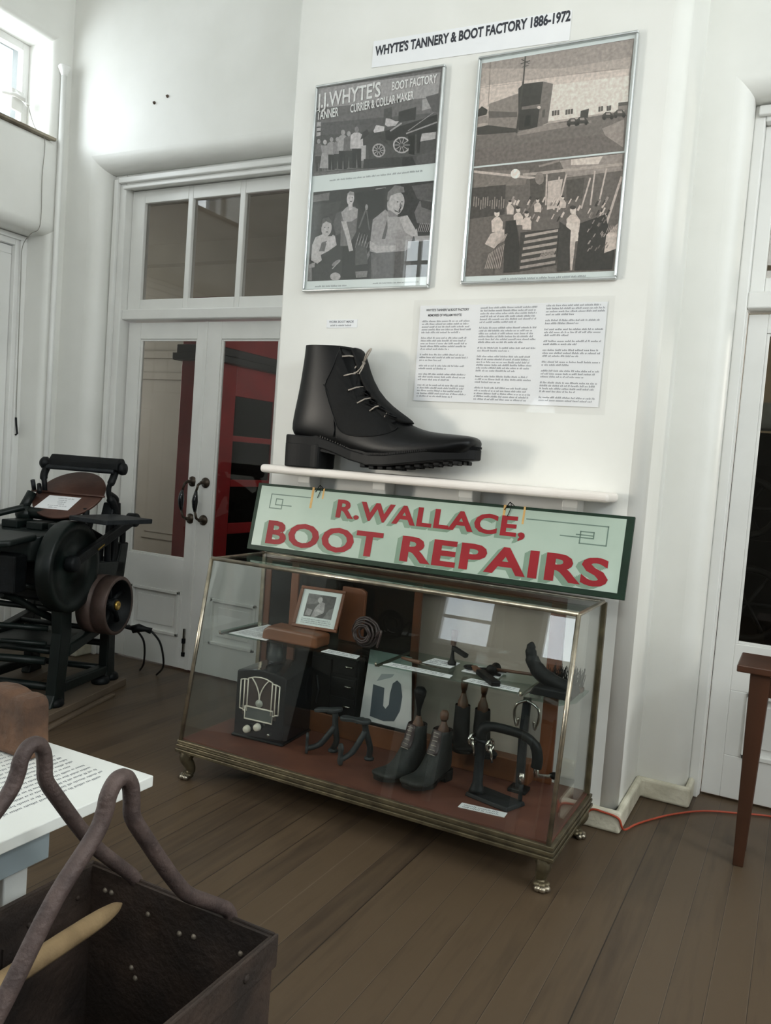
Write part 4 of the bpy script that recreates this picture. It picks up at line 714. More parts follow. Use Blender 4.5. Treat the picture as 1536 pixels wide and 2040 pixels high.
for body, x0, x1, y, h in (('R.WALLACE,', .437, 1.292, .187, .08), ('BOOT', .096, .685, .036, .106), ('REPAIRS', .775, 1.628, .036, .106)):
    P, f_ = sign_text(body, x0, x1, y, h)
    le.faces([SM @ Vector((x, yy, .0028)) for x, yy in P], f_, SIGNRED)
    for k in range(1, 5): sh.faces([SM @ Vector((x - .0055 * k, yy - .0035 * k + .002, .0026 - k * .0002)) for x, yy in P], f_, SIGNSH)
sh.build('lettering_shadow', parent=o)['label'] = 'grey-green block shadow of the letters'; le.build('lettering', parent=o)['label'] = 'red capital letters'
m = MB()
def ln(pts, w_=.0045):
    for (a_, b_), (c2, d2) in zip(pts, pts[1:]): sb(m, min(a_, c2) - w_ / 2, max(a_, c2) + w_ / 2, min(b_, d2) - w_ / 2, max(b_, d2) + w_ / 2, .0016, .002, SIGNLN)
ln([(.30, .262), (.085, .262), (.085, .198), (.15, .198), (.15, .242), (.115, .242), (.115, .215), (.2, .215)])
m.build('scroll_line', parent=o); m = MB()
ln([(1.29, .262), (1.605, .262), (1.605, .19), (1.505, .19), (1.505, .235), (1.555, .235), (1.555, .212), (1.43, .212)]); ln([(1.49, .222), (1.555, .222)])
m.build('scroll_line', parent=o)
for q_ in ((.296, .307, .215), (.352, .36, .262), (1.19, 1.2, .24), (1.272, 1.28, .24)): m = MB(); sb(m, q_[0], q_[1], q_[2], SH + .001, .0016, .0022, TAPE); m.build('tape_strip', parent=o)
for x in (.335, 1.215): m = MB(); m.tube([SM @ Vector(p) for p in smooth_path([(x - .02, SH - .02, .004), (x, SH + .012, .006), (x + .006, SH - .01, .006), (x - .004, SH - .045, .005)])], .0016, IRON, 6); m.tube([SM @ Vector(p) for p in smooth_path([(x + .02, SH - .002, .004), (x, SH + .01, .006), (x - .012, SH - .01, .006)])], .0016, IRON, 6); m.build('hanging_wire', parent=o)

# ---------------------------------------------------------------- glass display case
CX0, CX1, CYF, CYB, CZ0, CZ1, CYT = -.62, .968, -.64, -.098, .115, .907, -.50
case = thing('display_case', 'glass display case with sloping front and bronze trim standing on four paw feet', 'display case', (.174, -.37, 0))
m = MB(); m.box(CX0, CX1, CYF, CYB, .115, .128, BRONZE); m.box(CX0 + .008, CX1 - .008, CYF + .008, CYB - .0, .128, .134, BRONZE); m.box(CX0 + .003, CX1 - .003, CYF + .003, CYB, .134, .146, BRONZE); m.box(CX0 + .009, CX1 - .009, CYF + .009, CYB, .146, .151, BRONZE); m.box(CX0 + .005, CX1 - .005, CYF + .005, CYB, .151, .1635, BRONZE)
m.build('base', parent=case, bevel=.0025)
m = MB(); m.box(CX0 + .02, CX1 - .02, CYF + .02, CYB - .005, .1636, .1698, REDBOARD); m.build('base_board', parent=case)
# frame of nickel strips
GX0, GX1 = -.604, .944
def fy(z): return -.625 + (z - .165) / (CZ1 - .165) * (.625 - .497)
for x in (GX0, GX1):
    m = MB(); m.tube([(x, fy(.164), .164), (x, fy(.904), .904)], .0085, NICKEL, 10); m.build('front_post', parent=case)
    m = MB(); m.box(x - .011, x + .011, CYB - .028, CYB - .004, .164, .9, NICKEL if x < 0 else BRONZE); m.build('rear_post', parent=case, bevel=.003)
m = MB(); m.tube([(GX0, -.497, .905), (GX1, -.497, .905)], .0085, NICKEL, 10); m.build('top_front_rail', parent=case)
m = MB(); m.box(GX0, GX1, CYB - .03, CYB - .002, .896, .9085, NICKEL); m.build('top_back_rail', parent=case, bevel=.003)
for x in (GX0, GX1): m = MB(); m.box(x - .008, x + .008, -.497, CYB - .03, .899, .9085, NICKEL); m.build('top_side_rail', parent=case, bevel=.003)
m = MB(); e = .002; m.hexa([(GX0 + .006, fy(.164), .1645), (GX1 - .006, fy(.164), .1645), (GX1 - .006, fy(.164) + .004, .1645), (GX0 + .006, fy(.164) + .004, .1645)], [(GX0 + .006, fy(.9), .9), (GX1 - .006, fy(.9), .9), (GX1 - .006, fy(.9) + .004, .9), (GX0 + .006, fy(.9) + .004, .9)], GLASS); m.build('front_glass', parent=case)
for x in (GX0, GX1):
    m = MB(); m.prism([(fy(.165) + .006, .1645), (CYB - .03, .1645), (CYB - .03, .899), (-.49, .899)], 'x', x - .002, x + .002, GLASS); m.build('side_glass', parent=case)
m = MB(); m.box(GX0 + .008, GX1 - .008, -.49, CYB - .03, .9, .904, GLASS); m.build('top_glass', parent=case)
def back_door(stiles, y, glass, nm):
    d = MB(); x0, x1 = stiles[0][0], stiles[-1][1]
    for a_, b_ in stiles: d.box(a_, b_, y - .007, y + .007, .17, .895, WOOD)
    d.box(stiles[0][1], stiles[-1][0], y - .007, y + .007, .17, .195, WOODX); d.box(stiles[0][1], stiles[-1][0], y - .007, y + .007, .87, .895, WOODX)
    o_ = d.build('sliding_door', parent=case, bevel=.002); g = MB(); g.box(stiles[0][1], stiles[-1][0], y - .0015, y + .0015, .195, .87, glass); g.build(nm, parent=o_)
back_door(((-.608, -.563), (.165, .2)), -.112, GLASS_DARK, 'dark_pane'); back_door(((-.44, -.402), (.752, .81)), -.129, GLASS_TINTED, 'clear_pane')  # dark pane's tint paints in a mirror's reflection of the dark room
m = MB(); m.box(-.598, .758, -.43, -.14, .579, .585, GLASS_GREEN); m.build('glass_shelf', parent=case)
m = MB(); m.prism([(.772, -.47), (.90, -.47), (.94, -.40), (.94, -.22), (.772, -.22)], 'z', .579, .585, GLASS_GREEN); m.build('glass_shelf', parent=case)
for x in (GX0 + .012, .165, .745): m = MB(); m.box(x, x + .01, -.42, -.14, .571, .579, NICKEL); m.tube([(x + .005, -.42, .575), (x + .005, -.435, .578), (x + .005, -.436, .59)], .004, NICKEL, 6); m.build('shelf_clip', parent=case)
m = MB(); m.box(-.275, .74, -.205, -.14, .17, .258, WOODX); m.build('raised_step', parent=case, bevel=.004)
def paw_leg(x, y, dx, dy):
    L = MB(); d = Vector((dx, dy, 0)).normalized()
    pts = [Vector((x, y, .116)), Vector((x, y, .1)) + d * .01, Vector((x, y, .084)) + d * .014, Vector((x, y, .058)) - d * .002, Vector((x, y, .032)) - d * .010, Vector((x, y, .016)) + d * .002]
    L.tube(smooth_path(pts, 4), [.022 * (1 - t_ / 24) ** .8 + .0095 for t_ in range(21)], BRONZE, 12)
    L.box(x - .03, x + .03, y - .03, y + .03, .105, .1155, BRONZE)
    s_ = d.orthogonal().normalized() if abs(d.z) < .9 else Vector((1, 0, 0)); s_ = Vector((-d.y, d.x, 0))
    for k in (-1, 0, 1): c_ = Vector((x, y, .0115)) + d * (.026 - abs(k) * .008) + s_ * k * .015; L.ball(c_, .0135, .0135, .0115, NICKEL, 10); L.ball(c_ - d * .014 + Vector((0, 0, .008)), .014, .014, .01, BRONZE, 10)
    L.ball(Vector((x, y, .014)), .022, .022, .0135, BRONZE, 12); L.build('leg', parent=case)
for x, y, dx, dy in ((-.575, -.60, -.5, -1), (.925, -.60, .5, -1), (-.575, -.14, -.6, .2), (.925, -.14, 1, -.2)): paw_leg(x, y, dx, dy)

# ---------------------------------------------------------------- inside the case: floor
FZ = .170
o = thing('table_radio', 'black table radio with ivory art deco grille on the floor of the glass case', 'radio', (-.352, -.338, FZ), radians(4), world=False)
rw, rd, rh = .118, .118, .295
body = [(-rw, 0), (rw, 0), (rw, rh - .02)] + [(rw - .006 - (2 * rw - .012) * t_ / 8, rh - .012 + .014 * sin(pi * t_ / 8)) for t_ in range(9)] + [(-rw, rh - .02)]
m = MB(); m.prism(body, 'y', -rd, rd, BAKELITE); m.box(-rw - .008, rw + .008, -rd - .008, rd, 0, .012, BAKELITE); m.build('cabinet', parent=o, bevel=.011, seg=4)
m = MB(); m.prism([(-.082, .1), (.082, .1), (.082, .245), (.05, .262), (0, .267), (-.05, .262), (-.082, .245)], 'y', -rd - .0015, -rd + .001, CLOTHB); m.build('speaker_cloth', parent=o)
m = MB(); y_ = -rd - .004
def gl(pts, r=.0028): m.tube([(p[0], y_, p[1]) for p in pts], r, IVORY, 6)
gl([(-.058, .118), (-.058, .255)]); gl([(.058, .118), (.058, .255)]); gl([(-.075, .118), (-.075, .25)]); gl([(.075, .118), (.075, .25)]); gl([(-.093, .125), (-.093, .245)]); gl([(.093, .125), (.093, .245)])
gl([(-.093, .245), (-.075, .25), (-.058, .25)]); gl([(.093, .245), (.075, .25), (.058, .25)]); gl([(-.058, .255), (-.03, .265), (0, .268), (.03, .265), (.058, .255)]); gl([(-.093, .125), (-.075, .122), (-.075, .118)]); gl([(.093, .125), (.075, .122), (.075, .118)])
gl(smooth_path([(-.042, .262, 0), (-.02, .235, 0), (-.004, .2, 0), (0, .165, 0)], 4)); gl(smooth_path([(.042, .262, 0), (.02, .235, 0), (.004, .2, 0), (0, .165, 0)], 4))
gl([(-.066, .138), (.066, .138), (.066, .085), (-.066, .085), (-.066, .138)], .0036); gl([(-.066, .138), (-.066, .085)]); gl([(-.075, .118), (-.066, .118)]); gl([(.075, .118), (.066, .118)]); m.build('grille', parent=o)
m = MB(); m.lathe([(0, -.002), (.0165, -.002), (.0165, -.006), (0, -.009)], (0, -rd, .158), 'y', 18, pm('grey_badge', '9a9d94', .5)); m.build('round_badge', parent=o)
m = MB(); m.box(-.063, .063, -rd - .003, -rd, .088, .135, DIALG); m.build('tuning_dial', parent=o)
for kx, kz in ((-.045, .045), (.004, .062)): m = MB(); m.lathe([(0, -.02), (.01, -.02), (.0145, -.015), (.0155, -.004), (.0165, 0), (0, 0)], (kx, -rd - .008, kz), 'y', 16, IVORY); m.build('knob', parent=o)
m = MB(); m.lathe([(0, -.003), (.007, -.002), (.007, 0), (0, 0)], (.055, -rd - .008, .036), 'y', 12, CHROME); m.build('switch', parent=o)
m = MB(); m.lathe([(.03, 0), (.034, .002), (.034, .03), (.03, .05), (.026, .07), (.03, .08), (.042, .094), (.04, .094), (.028, .08), (.024, .07), (.028, .05), (.031, .03), (.03, .006), (0, .006)], (-.385, -.30, .4735), 'z', 20, pm('grey_vase_glaze', '454748', .3, 0, col2='545656', scale=12))
tag(m.build('flared_vase', origin=(-.385, -.30, .4735)), 'dark grey flared vase standing on top of the black radio', 'vase')

def cobblers_last(label, top, tdir, f1, f2, hub):
    o_ = thing('cobblers_last', label, 'cobbler last', (hub[0], hub[1], FZ), group='iron lasts in the case')
    T, A_, B_, Hb = Vector(top), Vector(f1), Vector(f2), Vector(hub)
    k_ = MB(); k_.tube(smooth_path([T + Vector((0, 0, -.006)), (T + Hb) / 2 + Vector((.012, 0, .02)), Hb, (Hb + B_) / 2 + Vector((.012, 0, -.005)), B_ + Vector((0, 0, .012))], 5), .0125, GREYIRON, 10); k_.tube(smooth_path([Hb, (Hb + A_) / 2 + Vector((0, 0, -.015)), A_ + Vector((.0, 0, .022))], 5), [.0125] * 6 + [.011] * 5, GREYIRON, 10); k_.build('stem', parent=o_)
    td = Vector(tdir).normalized(); s_ = Vector((-td.y, td.x, 0)).normalized()
    def sole(name, c_, u, v, n_, L, wd, th):
        k2 = MB(); pl_ = outline([(-.5, 0), (-.47, .13), (-.38, .19), (-.25, .19), (-.1, .14), (.08, .16), (.25, .22), (.38, .2), (.47, .1), (.5, 0)], 3)
        k2.loft([[c_ + u * x * L * .97 + v * y * wd * 1.9 + n_ * (-th) for x, y in pl_], [c_ + u * x * L + v * y * wd * 2 for x, y in pl_], [c_ + u * x * L * .96 + v * y * wd * 1.9 + n_ * th * .7 for x, y in pl_]], GREYIRON, smooth=False); k2.build(name, parent=o_, bevel=.002)
    sole('sole_plate', T, td, s_, Vector((0, 0, 1)), .135, .055, .009)
    d1 = Vector((A_.x - Hb.x, A_.y - Hb.y, 0)).normalized(); sole('heel_plate', A_ + Vector((0, 0, .045)), Vector((0, 0, 1)), Vector((-d1.y, d1.x, 0)), d1, .088, .04, .007)
    k2 = MB(); k2.lathe([(0, 0), (.02, 0), (.021, .006), (.014, .014), (0, .016)], B_, 'z', 14, GREYIRON); k2.build('foot_plate', parent=o_)
cobblers_last('dark iron cobbler last nearer the radio, its sole plate raised to the right', (-.045, -.40, .352), (1, -.1, .22), (-.105, -.452, FZ), (-.035, -.36, FZ), (-.012, -.395, .29))
cobblers_last('grey iron cobbler last beside the pair of worn work boots, its sole plate level', (.092, -.42, .345), (1, .05, .05), (.065, -.475, FZ), (.125, -.345, FZ), (.125, -.39, .30))

def small_boot(name, label, group, loc, rz, L, Hh, mat, mat2, wm=1.35, laced=True):
    """ankle boot: toe towards local +x, heel at x=0"""
    o_ = thing(name, label, 'boot', loc, rz, group, world=False); s_ = L / .93; zs = Hh / .533
    P = [(((f_[0] * s_), f_[1] * (zs if f_[1] > .26 else s_ + (zs - s_) * max(0, f_[1] - .15) / .11)), ((b_[0] * s_), b_[1] * (zs if b_[1] > .26 else s_ + (zs - s_) * max(0, b_[1] - .15) / .11))) for f_, b_ in prof]
    h_ = [h * s_ * 1.18 * wm for h in hw]
    k = MB(); k.loft(boot_sections(P, h_, 22), mat, cap0=False); k.loft(boot_sections([((f_[0] - .004, f_[1] - .001), (b_[0] + .004, b_[1] - .001)) for f_, b_ in P[:4]], [h - .004 for h in h_[:4]], 22), mat2, cap0=False); k.build('upper', parent=o_, subsurf=1)
    k = MB(); pp = [(x * s_, y * s_ * 1.2 * wm) for x, y in pl]
    k.loft([[Vector((x, y, max(.0, (sole_top(x / s_) - .044) * s_ if x / s_ > .25 else .02))) for x, y in pp], [Vector((x, y, sole_top(x / s_) * s_ + .002)) for x, y in pp]], RUBBER, smooth=False); k.build('sole', parent=o_, bevel=.002)
    k = MB(); k.loft([[Vector((x * s_, y * s_ * 1.15 * wm, 0)) for x, y in hp], [Vector((x * s_, y * s_ * 1.18 * wm, .11 * s_)) for x, y in hp]], RUBBER, smooth=False); k.build('heel', parent=o_, bevel=.002)
    if laced:
        k = MB()
        for t_ in range(6):
            f_ = P[1 + t_]; x, z = f_[0]; w_ = h_[1 + t_] * .55
            k.tube([(x - .012, -w_, z - .004), (x + .004, -w_ * .4, z + .004), (x + .006, w_ * .4, z + .005), (x - .012, w_, z - .004)], .0016, LACE, 5)
        k.build('laces', parent=o_)
        k = MB(); k.loft(boot_sections([((f_[0] + .004, f_[1] + .012 * (i == 0)), (f_[0] - .014, f_[1] - .004)) for i, (f_, b_) in enumerate(P[:7])], [.02 + .001 * i for i in range(7)], 12), mat2); k.build('tongue', parent=o_, subsurf=1)
    return o_
def boot_tree(label, loc, rz, h0, h1, r, knob, mat, xo=.062):
    o_ = thing('boot_tree', label, 'boot tree', loc, rz, 'wooden boot trees', world=False)
    k = MB(); k.loft([[Vector((xo + r * 1.35 * a_ * cos(2 * pi * j / 14), r * b_ * sin(2 * pi * j / 14), z)) for j in range(14)] for a_, b_, z in ((.8, .8, h0 - .07), (.95, .95, h0 - .03), (1, 1, h0), (.9, .9, h0 + .012), (.45, .5, h0 + .03), (.4, .45, h0 + .045))], mat); k.build('form', parent=o_, subsurf=1)
    k = MB(); k.lathe([(r * .42, h0 + .04), (r * .36, h0 + .06), (r * .5, (h0 + h1) / 2), (knob, h1 - .03), (knob * 1.1, h1 - .012), (knob * .7, h1), (0, h1 + .001)], (xo, 0, 0), 'z', 14, mat if knob < .02 else RUBBER); k.build('handle', parent=o_)
small_boot('work_boot', 'worn grey-black lace-up work boot, left one of the front pair in the glass case', 'worn work boots', (.352, -.305, FZ), radians(-106), .27, .2, WORKLEATHER, BROWNLEATHER)
small_boot('work_boot', 'worn grey-black lace-up work boot, right one of the front pair beside the iron stitching machine', 'worn work boots', (.452, -.30, FZ), radians(-101), .275, .2, WORKLEATHER, BROWNLEATHER)
boot_tree('brown wooden tree with a black pad in the left boot of the worn front pair', (.352, -.305, FZ), radians(-106), .19, .34, .021, .022, TREEWOOD)
boot_tree('brown wooden tree in the right boot of the worn front pair', (.452, -.30, FZ), radians(-101), .19, .27, .021, .016, TREEWOOD)
small_boot('black_boot', 'tall black boot on the raised step, left of its pair', 'black boots on the step', (.425, -.15, .2585), radians(-62), .19, .165, LEATHER2, BROWNLEATHER, 1.6, laced=False)
small_boot('black_boot', 'tall black boot on the raised step, right of its pair', 'black boots on the step', (.505, -.152, .2585), radians(-56), .19, .165, LEATHER2, BROWNLEATHER, 1.6, laced=False)
boot_tree('turned wooden tree in the left black boot on the raised step', (.425, -.15, .2585), radians(-62), .172, .275, .022, .014, TREEWOOD, .044)
boot_tree('turned wooden tree in the right black boot on the raised step', (.505, -.152, .2585), radians(-56), .172, .275, .022, .014, TREEWOOD, .044)

# cast iron stitching machine
o = thing('stitching_machine', 'cast iron boot stitching machine with arched arm and bright fittings in the glass case', 'machine', (.68, -.42, FZ))
m = MB(); m.hexa([(.574, -.439, FZ), (.752, -.487, FZ), (.79, -.385, FZ), (.61, -.34, FZ)], [(.578, -.436, FZ + .016), (.748, -.482, FZ + .016), (.785, -.388, FZ + .016), (.614, -.343, FZ + .016)], DARKIRON); m.build('base_plate', parent=o, bevel=.004)
m = MB(); m.loft([[Vector((.612 + r_ * cos(2 * pi * j / 12), -.415 + r_ * .8 * sin(2 * pi * j / 12), z)) for j in range(12)] for r_, z in ((.032, FZ + .016), (.026, FZ + .03), (.02, FZ + .05), (.018, .3), (.02, .36), (.024, .385))], DARKIRON); m.build('column', parent=o)
m = MB(); m.tube(smooth_path([(.612, -.415, .375), (.614, -.415, .415), (.64, -.41, .435), (.70, -.395, .432), (.76, -.38, .42), (.80, -.37, .39), (.812, -.366, .345), (.81, -.366, .31)], 6), [.021] * 12 + [.017] * 18 + [.02] * 13, IRON, 12); m.build('arm', parent=o)
m = MB()
for c_, r_ in (((.588, -.44, .385), .02), ((.655, -.435, .375), .021)):
    m.tube([(c_[0] + .3 * r_ * cos(t_ * pi / 8), c_[1] + r_ * cos(t_ * pi / 8), c_[2] + r_ * sin(t_ * pi / 8)) for t_ in range(16)], .005, CHROME, 8, closed=True); m.ball(c_, .008, .008, .008, CHROME, 8); m.tube([c_, (c_[0] + .012, c_[1], c_[2] - .06)], .005, CHROME, 8)
m.tube([(.588, -.43, .385), (.655, -.43, .377)], .007, DARKIRON, 8); m.build('bright_fittings', parent=o)
m = MB(); m.tube([(.81, -.366, .32), (.812, -.362, .28), (.835, -.3, .262), (.845, -.255, .252)], [.012, .01, .008, .007], CHROME, 8); m.ball((.848, -.245, .25), .02, .02, .013, RUBBER, 12); m.build('crank', parent=o)
m = MB(); m.tube([(.77, -.395, .187), (.768, -.392, .26)], .008, DARKIRON, 8); m.tube([(.768, -.392, .25), (.768, -.392, .29)], .012, CHROME, 8); m.build('needle_post', parent=o)
# lever press behind it
o = thing('lever_press', 'tall iron lever press with bright scissor hooks behind the stitching machine', 'press', (.725, -.27, FZ))
m = MB(); m.box(.69, .76, -.30, -.235, FZ, FZ + .014, IRON); m.build('base_plate', parent=o, bevel=.003)
m = MB(); m.prism([(.712, FZ + .014), (.742, FZ + .014), (.74, .38), (.742, .545), (.73, .558), (.715, .545), (.708, .38)], 'y', -.28, -.255, DARKIRON); m.build('column', parent=o, bevel=.005)
for s_, x in ((-1, .70), (1, .77)):
    m = MB(); m.tube(smooth_path([(.73, -.28, .52), (x + s_ * .005, -.285, .50), (x + s_ * .012, -.285, .46), (x, -.285, .42), (x - s_ * .006, -.285, .45)], 5), .0055, CHROME, 8); m.build('hook', parent=o)
m = MB(); m.bar((.70, -.30, .545), (.79, -.33, .556), .016, .012, CHROME); m.build('lever', parent=o)

def card(name, label, cat, pts, z, group=None, rows=2, th=.002, seed=1, mat=PAPER):
    """small printed card lying flat; pts: four plan corners anticlockwise from the near left"""
    o_ = thing(name, label, cat, (sum(p[0] for p in pts) / 4, sum(p[1] for p in pts) / 4, z), group=group)
    k = MB(); k.hexa([(p[0], p[1], z) for p in pts], [(p[0], p[1], z + th) for p in pts], mat); k.build('paper', parent=o_)
    a_, b_, c_, d_ = [Vector((p[0], p[1], z + th + .0004)) for p in pts]; ux, uy = b_ - a_, d_ - a_; p_ = a_ + ux * .08 + uy * .9
    k = MB(); print_lines(k, INKG, frame_M(p_, ux, uy), ux.length * .82, uy.length * .8, rows, seed, para=(9, 9)); k.build('lettering', parent=o_); return o_
card('name_card', 'white printed label strip in front of the stitching machine on the case floor', 'label', ((.593, -.547), (.758, -.527), (.756, -.488), (.592, -.505)), FZ, 'labels in the case', 2)

# white card with a printed last, dark drawer box, on the step
o = thing('display_card', 'grey-white display card with a blue-grey printed shoe form propped on the raised step', 'card', (.11, -.185, .2585))
def lean(x, z): return (x, -.192 + (z - .2585) * .06, z)
m = MB(); m.faces([Vector(lean(x, z)) + Vector((0, d_, 0)) for d_ in (0, .003) for x, z in ((-.012, .2590), (.232, .2590), (.2, .567), (.005, .567))], [(0, 1, 2, 3), (7, 6, 5, 4), (0, 4, 5, 1), (1, 5, 6, 2), (2, 6, 7, 3), (3, 7, 4, 0)], CARDBLUE); m.build('board', parent=o)
m = MB()
U_ = [(.035, .29), (.10, .282), (.15, .292), (.172, .34), (.176, .40), (.163, .45), (.145, .462), (.126, .445), (.118, .40), (.118, .355), (.105, .335), (.092, .345), (.09, .42), (.036, .425)]
m.faces([Vector(lean(x, z)) + Vector((0, -.0006, 0)) for x, z in U_], [tuple(range(len(U_)))], BLUEINK); m.faces([Vector(lean(x, z)) + Vector((0, -.0006, 0)) for x, z in ((.05, .44), (.12, .47), (.13, .485), (.07, .475))], [(0, 1, 2, 3)], pm('pale_grey_print', '8f9498', .6)); m.build('printed_form', parent=o)
m = MB(); m.box(-.02, .235, -.204, -.193, .2586, .268, IRON); m.build('foot_strip', parent=o)
o = thing('drawer_box', 'black metal drawer box with small bright handles on the raised step behind the radio', 'box', (-.155, -.17, .2585))
m = MB(); m.box(-.262, -.03, -.202, -.142, .2586, .53, IRON); m.build('carcass', parent=o, bevel=.004)
for z in (.275, .36, .445):
    d_ = MB(); d_.box(-.15, -.036, -.21, -.2025, z, z + .07, IRON); dr = d_.build('drawer', parent=o, bevel=.002); h = MB(); h.tube([(-.085, -.21, z + .04), (-.08, -.222, z + .04), (-.055, -.222, z + .04), (-.05, -.21, z + .04)], .0035, CHROME, 6); h.build('handle', parent=dr)
m = MB(); m.box(-.255, -.16, -.208, -.2025, .29, .5, RUBBER); m.tube([(-.22, -.212, .30), (-.212, -.212, .36), (-.225, -.212, .42)], .004, DARKIRON, 6); m.build('front_panel', parent=o)

# ---------------------------------------------------------------- on the glass shelf
SZ = .5853
card('typed_sheet', 'white typed sheet lying at the left end of the glass shelf', 'sheet', ((-.545, -.428), (-.352, -.428), (-.40, -.155), (-.53, -.165)), SZ, None, 16, .0012, 5)
o = thing('wooden_stand', 'brown wooden block stand holding the framed workshop photograph on the glass shelf', 'stand', (-.25, -.36, SZ))
m = MB(); m.prism([(-.39, SZ), (-.12, SZ), (-.118, SZ + .05), (-.15, SZ + .056), (-.36, SZ + .058), (-.385, SZ + .04)], 'y', -.41, -.30, WOODX); m.build('block', parent=o, bevel=.01, seg=3)
fo = thing('photo_frame', 'small brown wooden frame with an old workshop photograph on the glass shelf', 'picture', (-.19, -.315, SZ + .0585))
FM = frame_M((-.292, -.335, SZ + .0585), (1, .1, 0), (.0, .36, 1)); fw_, fh_ = .208, .178
m = MB()
for p, q, r, s in ((0, fw_, 0, .013), (0, fw_, fh_ - .013, fh_), (0, .014, .013, fh_ - .013), (fw_ - .014, fw_, .013, fh_ - .013)): m.box(p, q, r, s, -.01, .004, WOOD, FM)
m.build('frame', parent=fo, bevel=.003)
m = MB(); m.box(.014, fw_ - .014, .013, fh_ - .013, -.008, -.003, PAPER, FM); m.build('mat', parent=fo)
m = MB(); g_ = grey_print
def pq(mm, pts, z, c_): mm.faces([FM @ Vector((x, y, z)) for x, y in pts], [tuple(range(len(pts)))], c_)
pq(m, [(.04, .05), (.17, .05), (.17, .148), (.04, .148)], -.0028, g_(92)); pq(m, [(.04, .1), (.09, .11), (.1, .148), (.04, .148)], -.0026, g_(122)); pq(m, [(.075, .05), (.09, .05), (.13, .075), (.125, .115), (.105, .12), (.085, .09)], -.0025, g_(150)); pq(m, [(.1 + .011 * cos(t_ * pi / 5), .126 + .013 * sin(t_ * pi / 5)) for t_ in range(10)], -.0024, g_(170))
pq(m, [(.13, .05), (.17, .05), (.17, .1), (.15, .09)], -.0025, g_(120)); pq(m, [(.045, .055), (.07, .055), (.075, .08), (.05, .085)], -.0025, g_(140)); pq(m, [(.09, .08), (.125, .07), (.125, .08), (.095, .09)], -.0023, g_(180)); pq(m, [(.045, .13), (.085, .125), (.09, .14), (.048, .144)], -.0024, g_(110)); m.build('photographic_print', parent=fo)
m = MB(); print_lines(m, INKG, FM @ Matrix.Translation((.035, .046, -.0026)), .14, .024, 3, 4, para=(9, 9)); m.build('caption', parent=fo)
m = MB(); m.box(.014, fw_ - .014, .013, fh_ - .013, .0, .001, GLASS, FM); m.build('picture_glass', parent=fo)
m = MB(); m.prism([(-.15, SZ), (-.035, SZ), (-.03, SZ + .22), (-.05, SZ + .232), (-.145, SZ + .232)], 'y', -.185, -.165, WOOD); tag(m.build('wooden_board', origin=(-.09, -.175, SZ), bevel=.004), 'upright brown wooden board standing behind the small framed photograph', 'board')
m = MB(); rnd = random.Random(8)
for k in range(6):
    r_ = .022 + .008 * k; m.tube([(.015 + r_ * cos(t_ * pi / 9), -.262 - .02 * sin(k) + .004 * sin(t_ * 2 + k), SZ + .068 + r_ * 1.0 * sin(t_ * pi / 9)) for t_ in range(18)], .005, BROWNLEATHER, 6, closed=True)
m.tube(smooth_path([(.07, -.26, SZ + .06), (.1, -.27, SZ + .09), (.085, -.27, SZ + .02)]), .005, BROWNLEATHER, 6)
tag(m.build('leather_strap_coil', origin=(.015, -.262, SZ)), 'coil of dark brown leather strap beside the framed photograph on the glass shelf', 'strap')
card('name_card', 'white label card in front of the coiled leather strap on the glass shelf', 'label', ((-.085, -.425), (.078, -.425), (.066, -.375), (-.083, -.372)), SZ, 'labels in the case', 2, seed=2)
card('name_card', 'long white label card at the front of the glass shelf right of the middle stile', 'label', ((.198, -.43), (.475, -.43), (.47, -.385), (.21, -.38)), SZ, 'labels in the case', 2, seed=3)
card('name_card', 'pale label card under the diagonal black heel iron on the glass shelf', 'label', ((.53, -.43), (.74, -.43), (.73, -.38), (.54, -.375)), SZ, 'labels in the case', 2, seed=4)
card('name_card', 'white label card behind the knife on the glass shelf', 'label', ((.3, -.29), (.42, -.29), (.42, -.19), (.31, -.19)), SZ, 'labels in the case', 3, seed=6)
card('name_card', 'square pale label card under the pincers on the glass shelf', 'label', ((.47, -.3), (.62, -.3), (.61, -.19), (.475, -.19)), SZ, 'labels in the case', 3, seed=7)
o = thing('hammer', 'shoemaker hammer with round black head and long handle at the right of the glass shelf', 'hammer', (.66, -.25, SZ))
m = MB(); m.tube([(.588, -.26, SZ + .022), (.75, -.225, SZ + .022)], .006, TREEWOOD, 8); m.build('handle', parent=o)
m = MB(); m.lathe([(0, -.03), (.019, -.03), (.022, -.024), (.014, -.008), (.012, .01), (.02, .03), (.006, .05), (0, .05)], (.585, -.262, SZ + .022), 'y', 14, IRON); m.build('head', parent=o)
o = thing('heel_iron', 'black flat heel iron lying diagonally at the front of the glass shelf', 'tool', (.6, -.35, SZ))
m = MB(); m.bar((.545, -.30, SZ + .012), (.655, -.425, SZ + .012), .035, .02, IRON); m.build('blade', parent=o, bevel=.004); m = MB(); m.bar((.5, -.25, SZ + .012), (.545, -.30, SZ + .012), .022, .016, TREEWOOD); m.build('handle', parent=o, bevel=.004)
o = thing('pincers', 'pair of black lasting pincers lying open on a pale card on the glass shelf', 'pincers', (.53, -.25, SZ))
for s_ in (-1, 1): m = MB(); m.tube(smooth_path([(.62, -.245 - s_ * .035, SZ + .009), (.55, -.25 - s_ * .02, SZ + .009), (.51, -.25 + s_ * .004, SZ + .009), (.485, -.25 + s_ * .022, SZ + .009), (.465, -.25 + s_ * .004, SZ + .009)], 5), .0055, IRON, 7); m.build('jaw_arm', parent=o)
o = thing('clicking_knife', 'dark clicking knife with wooden handle behind the long label card on the glass shelf', 'knife', (.3, -.33, SZ))
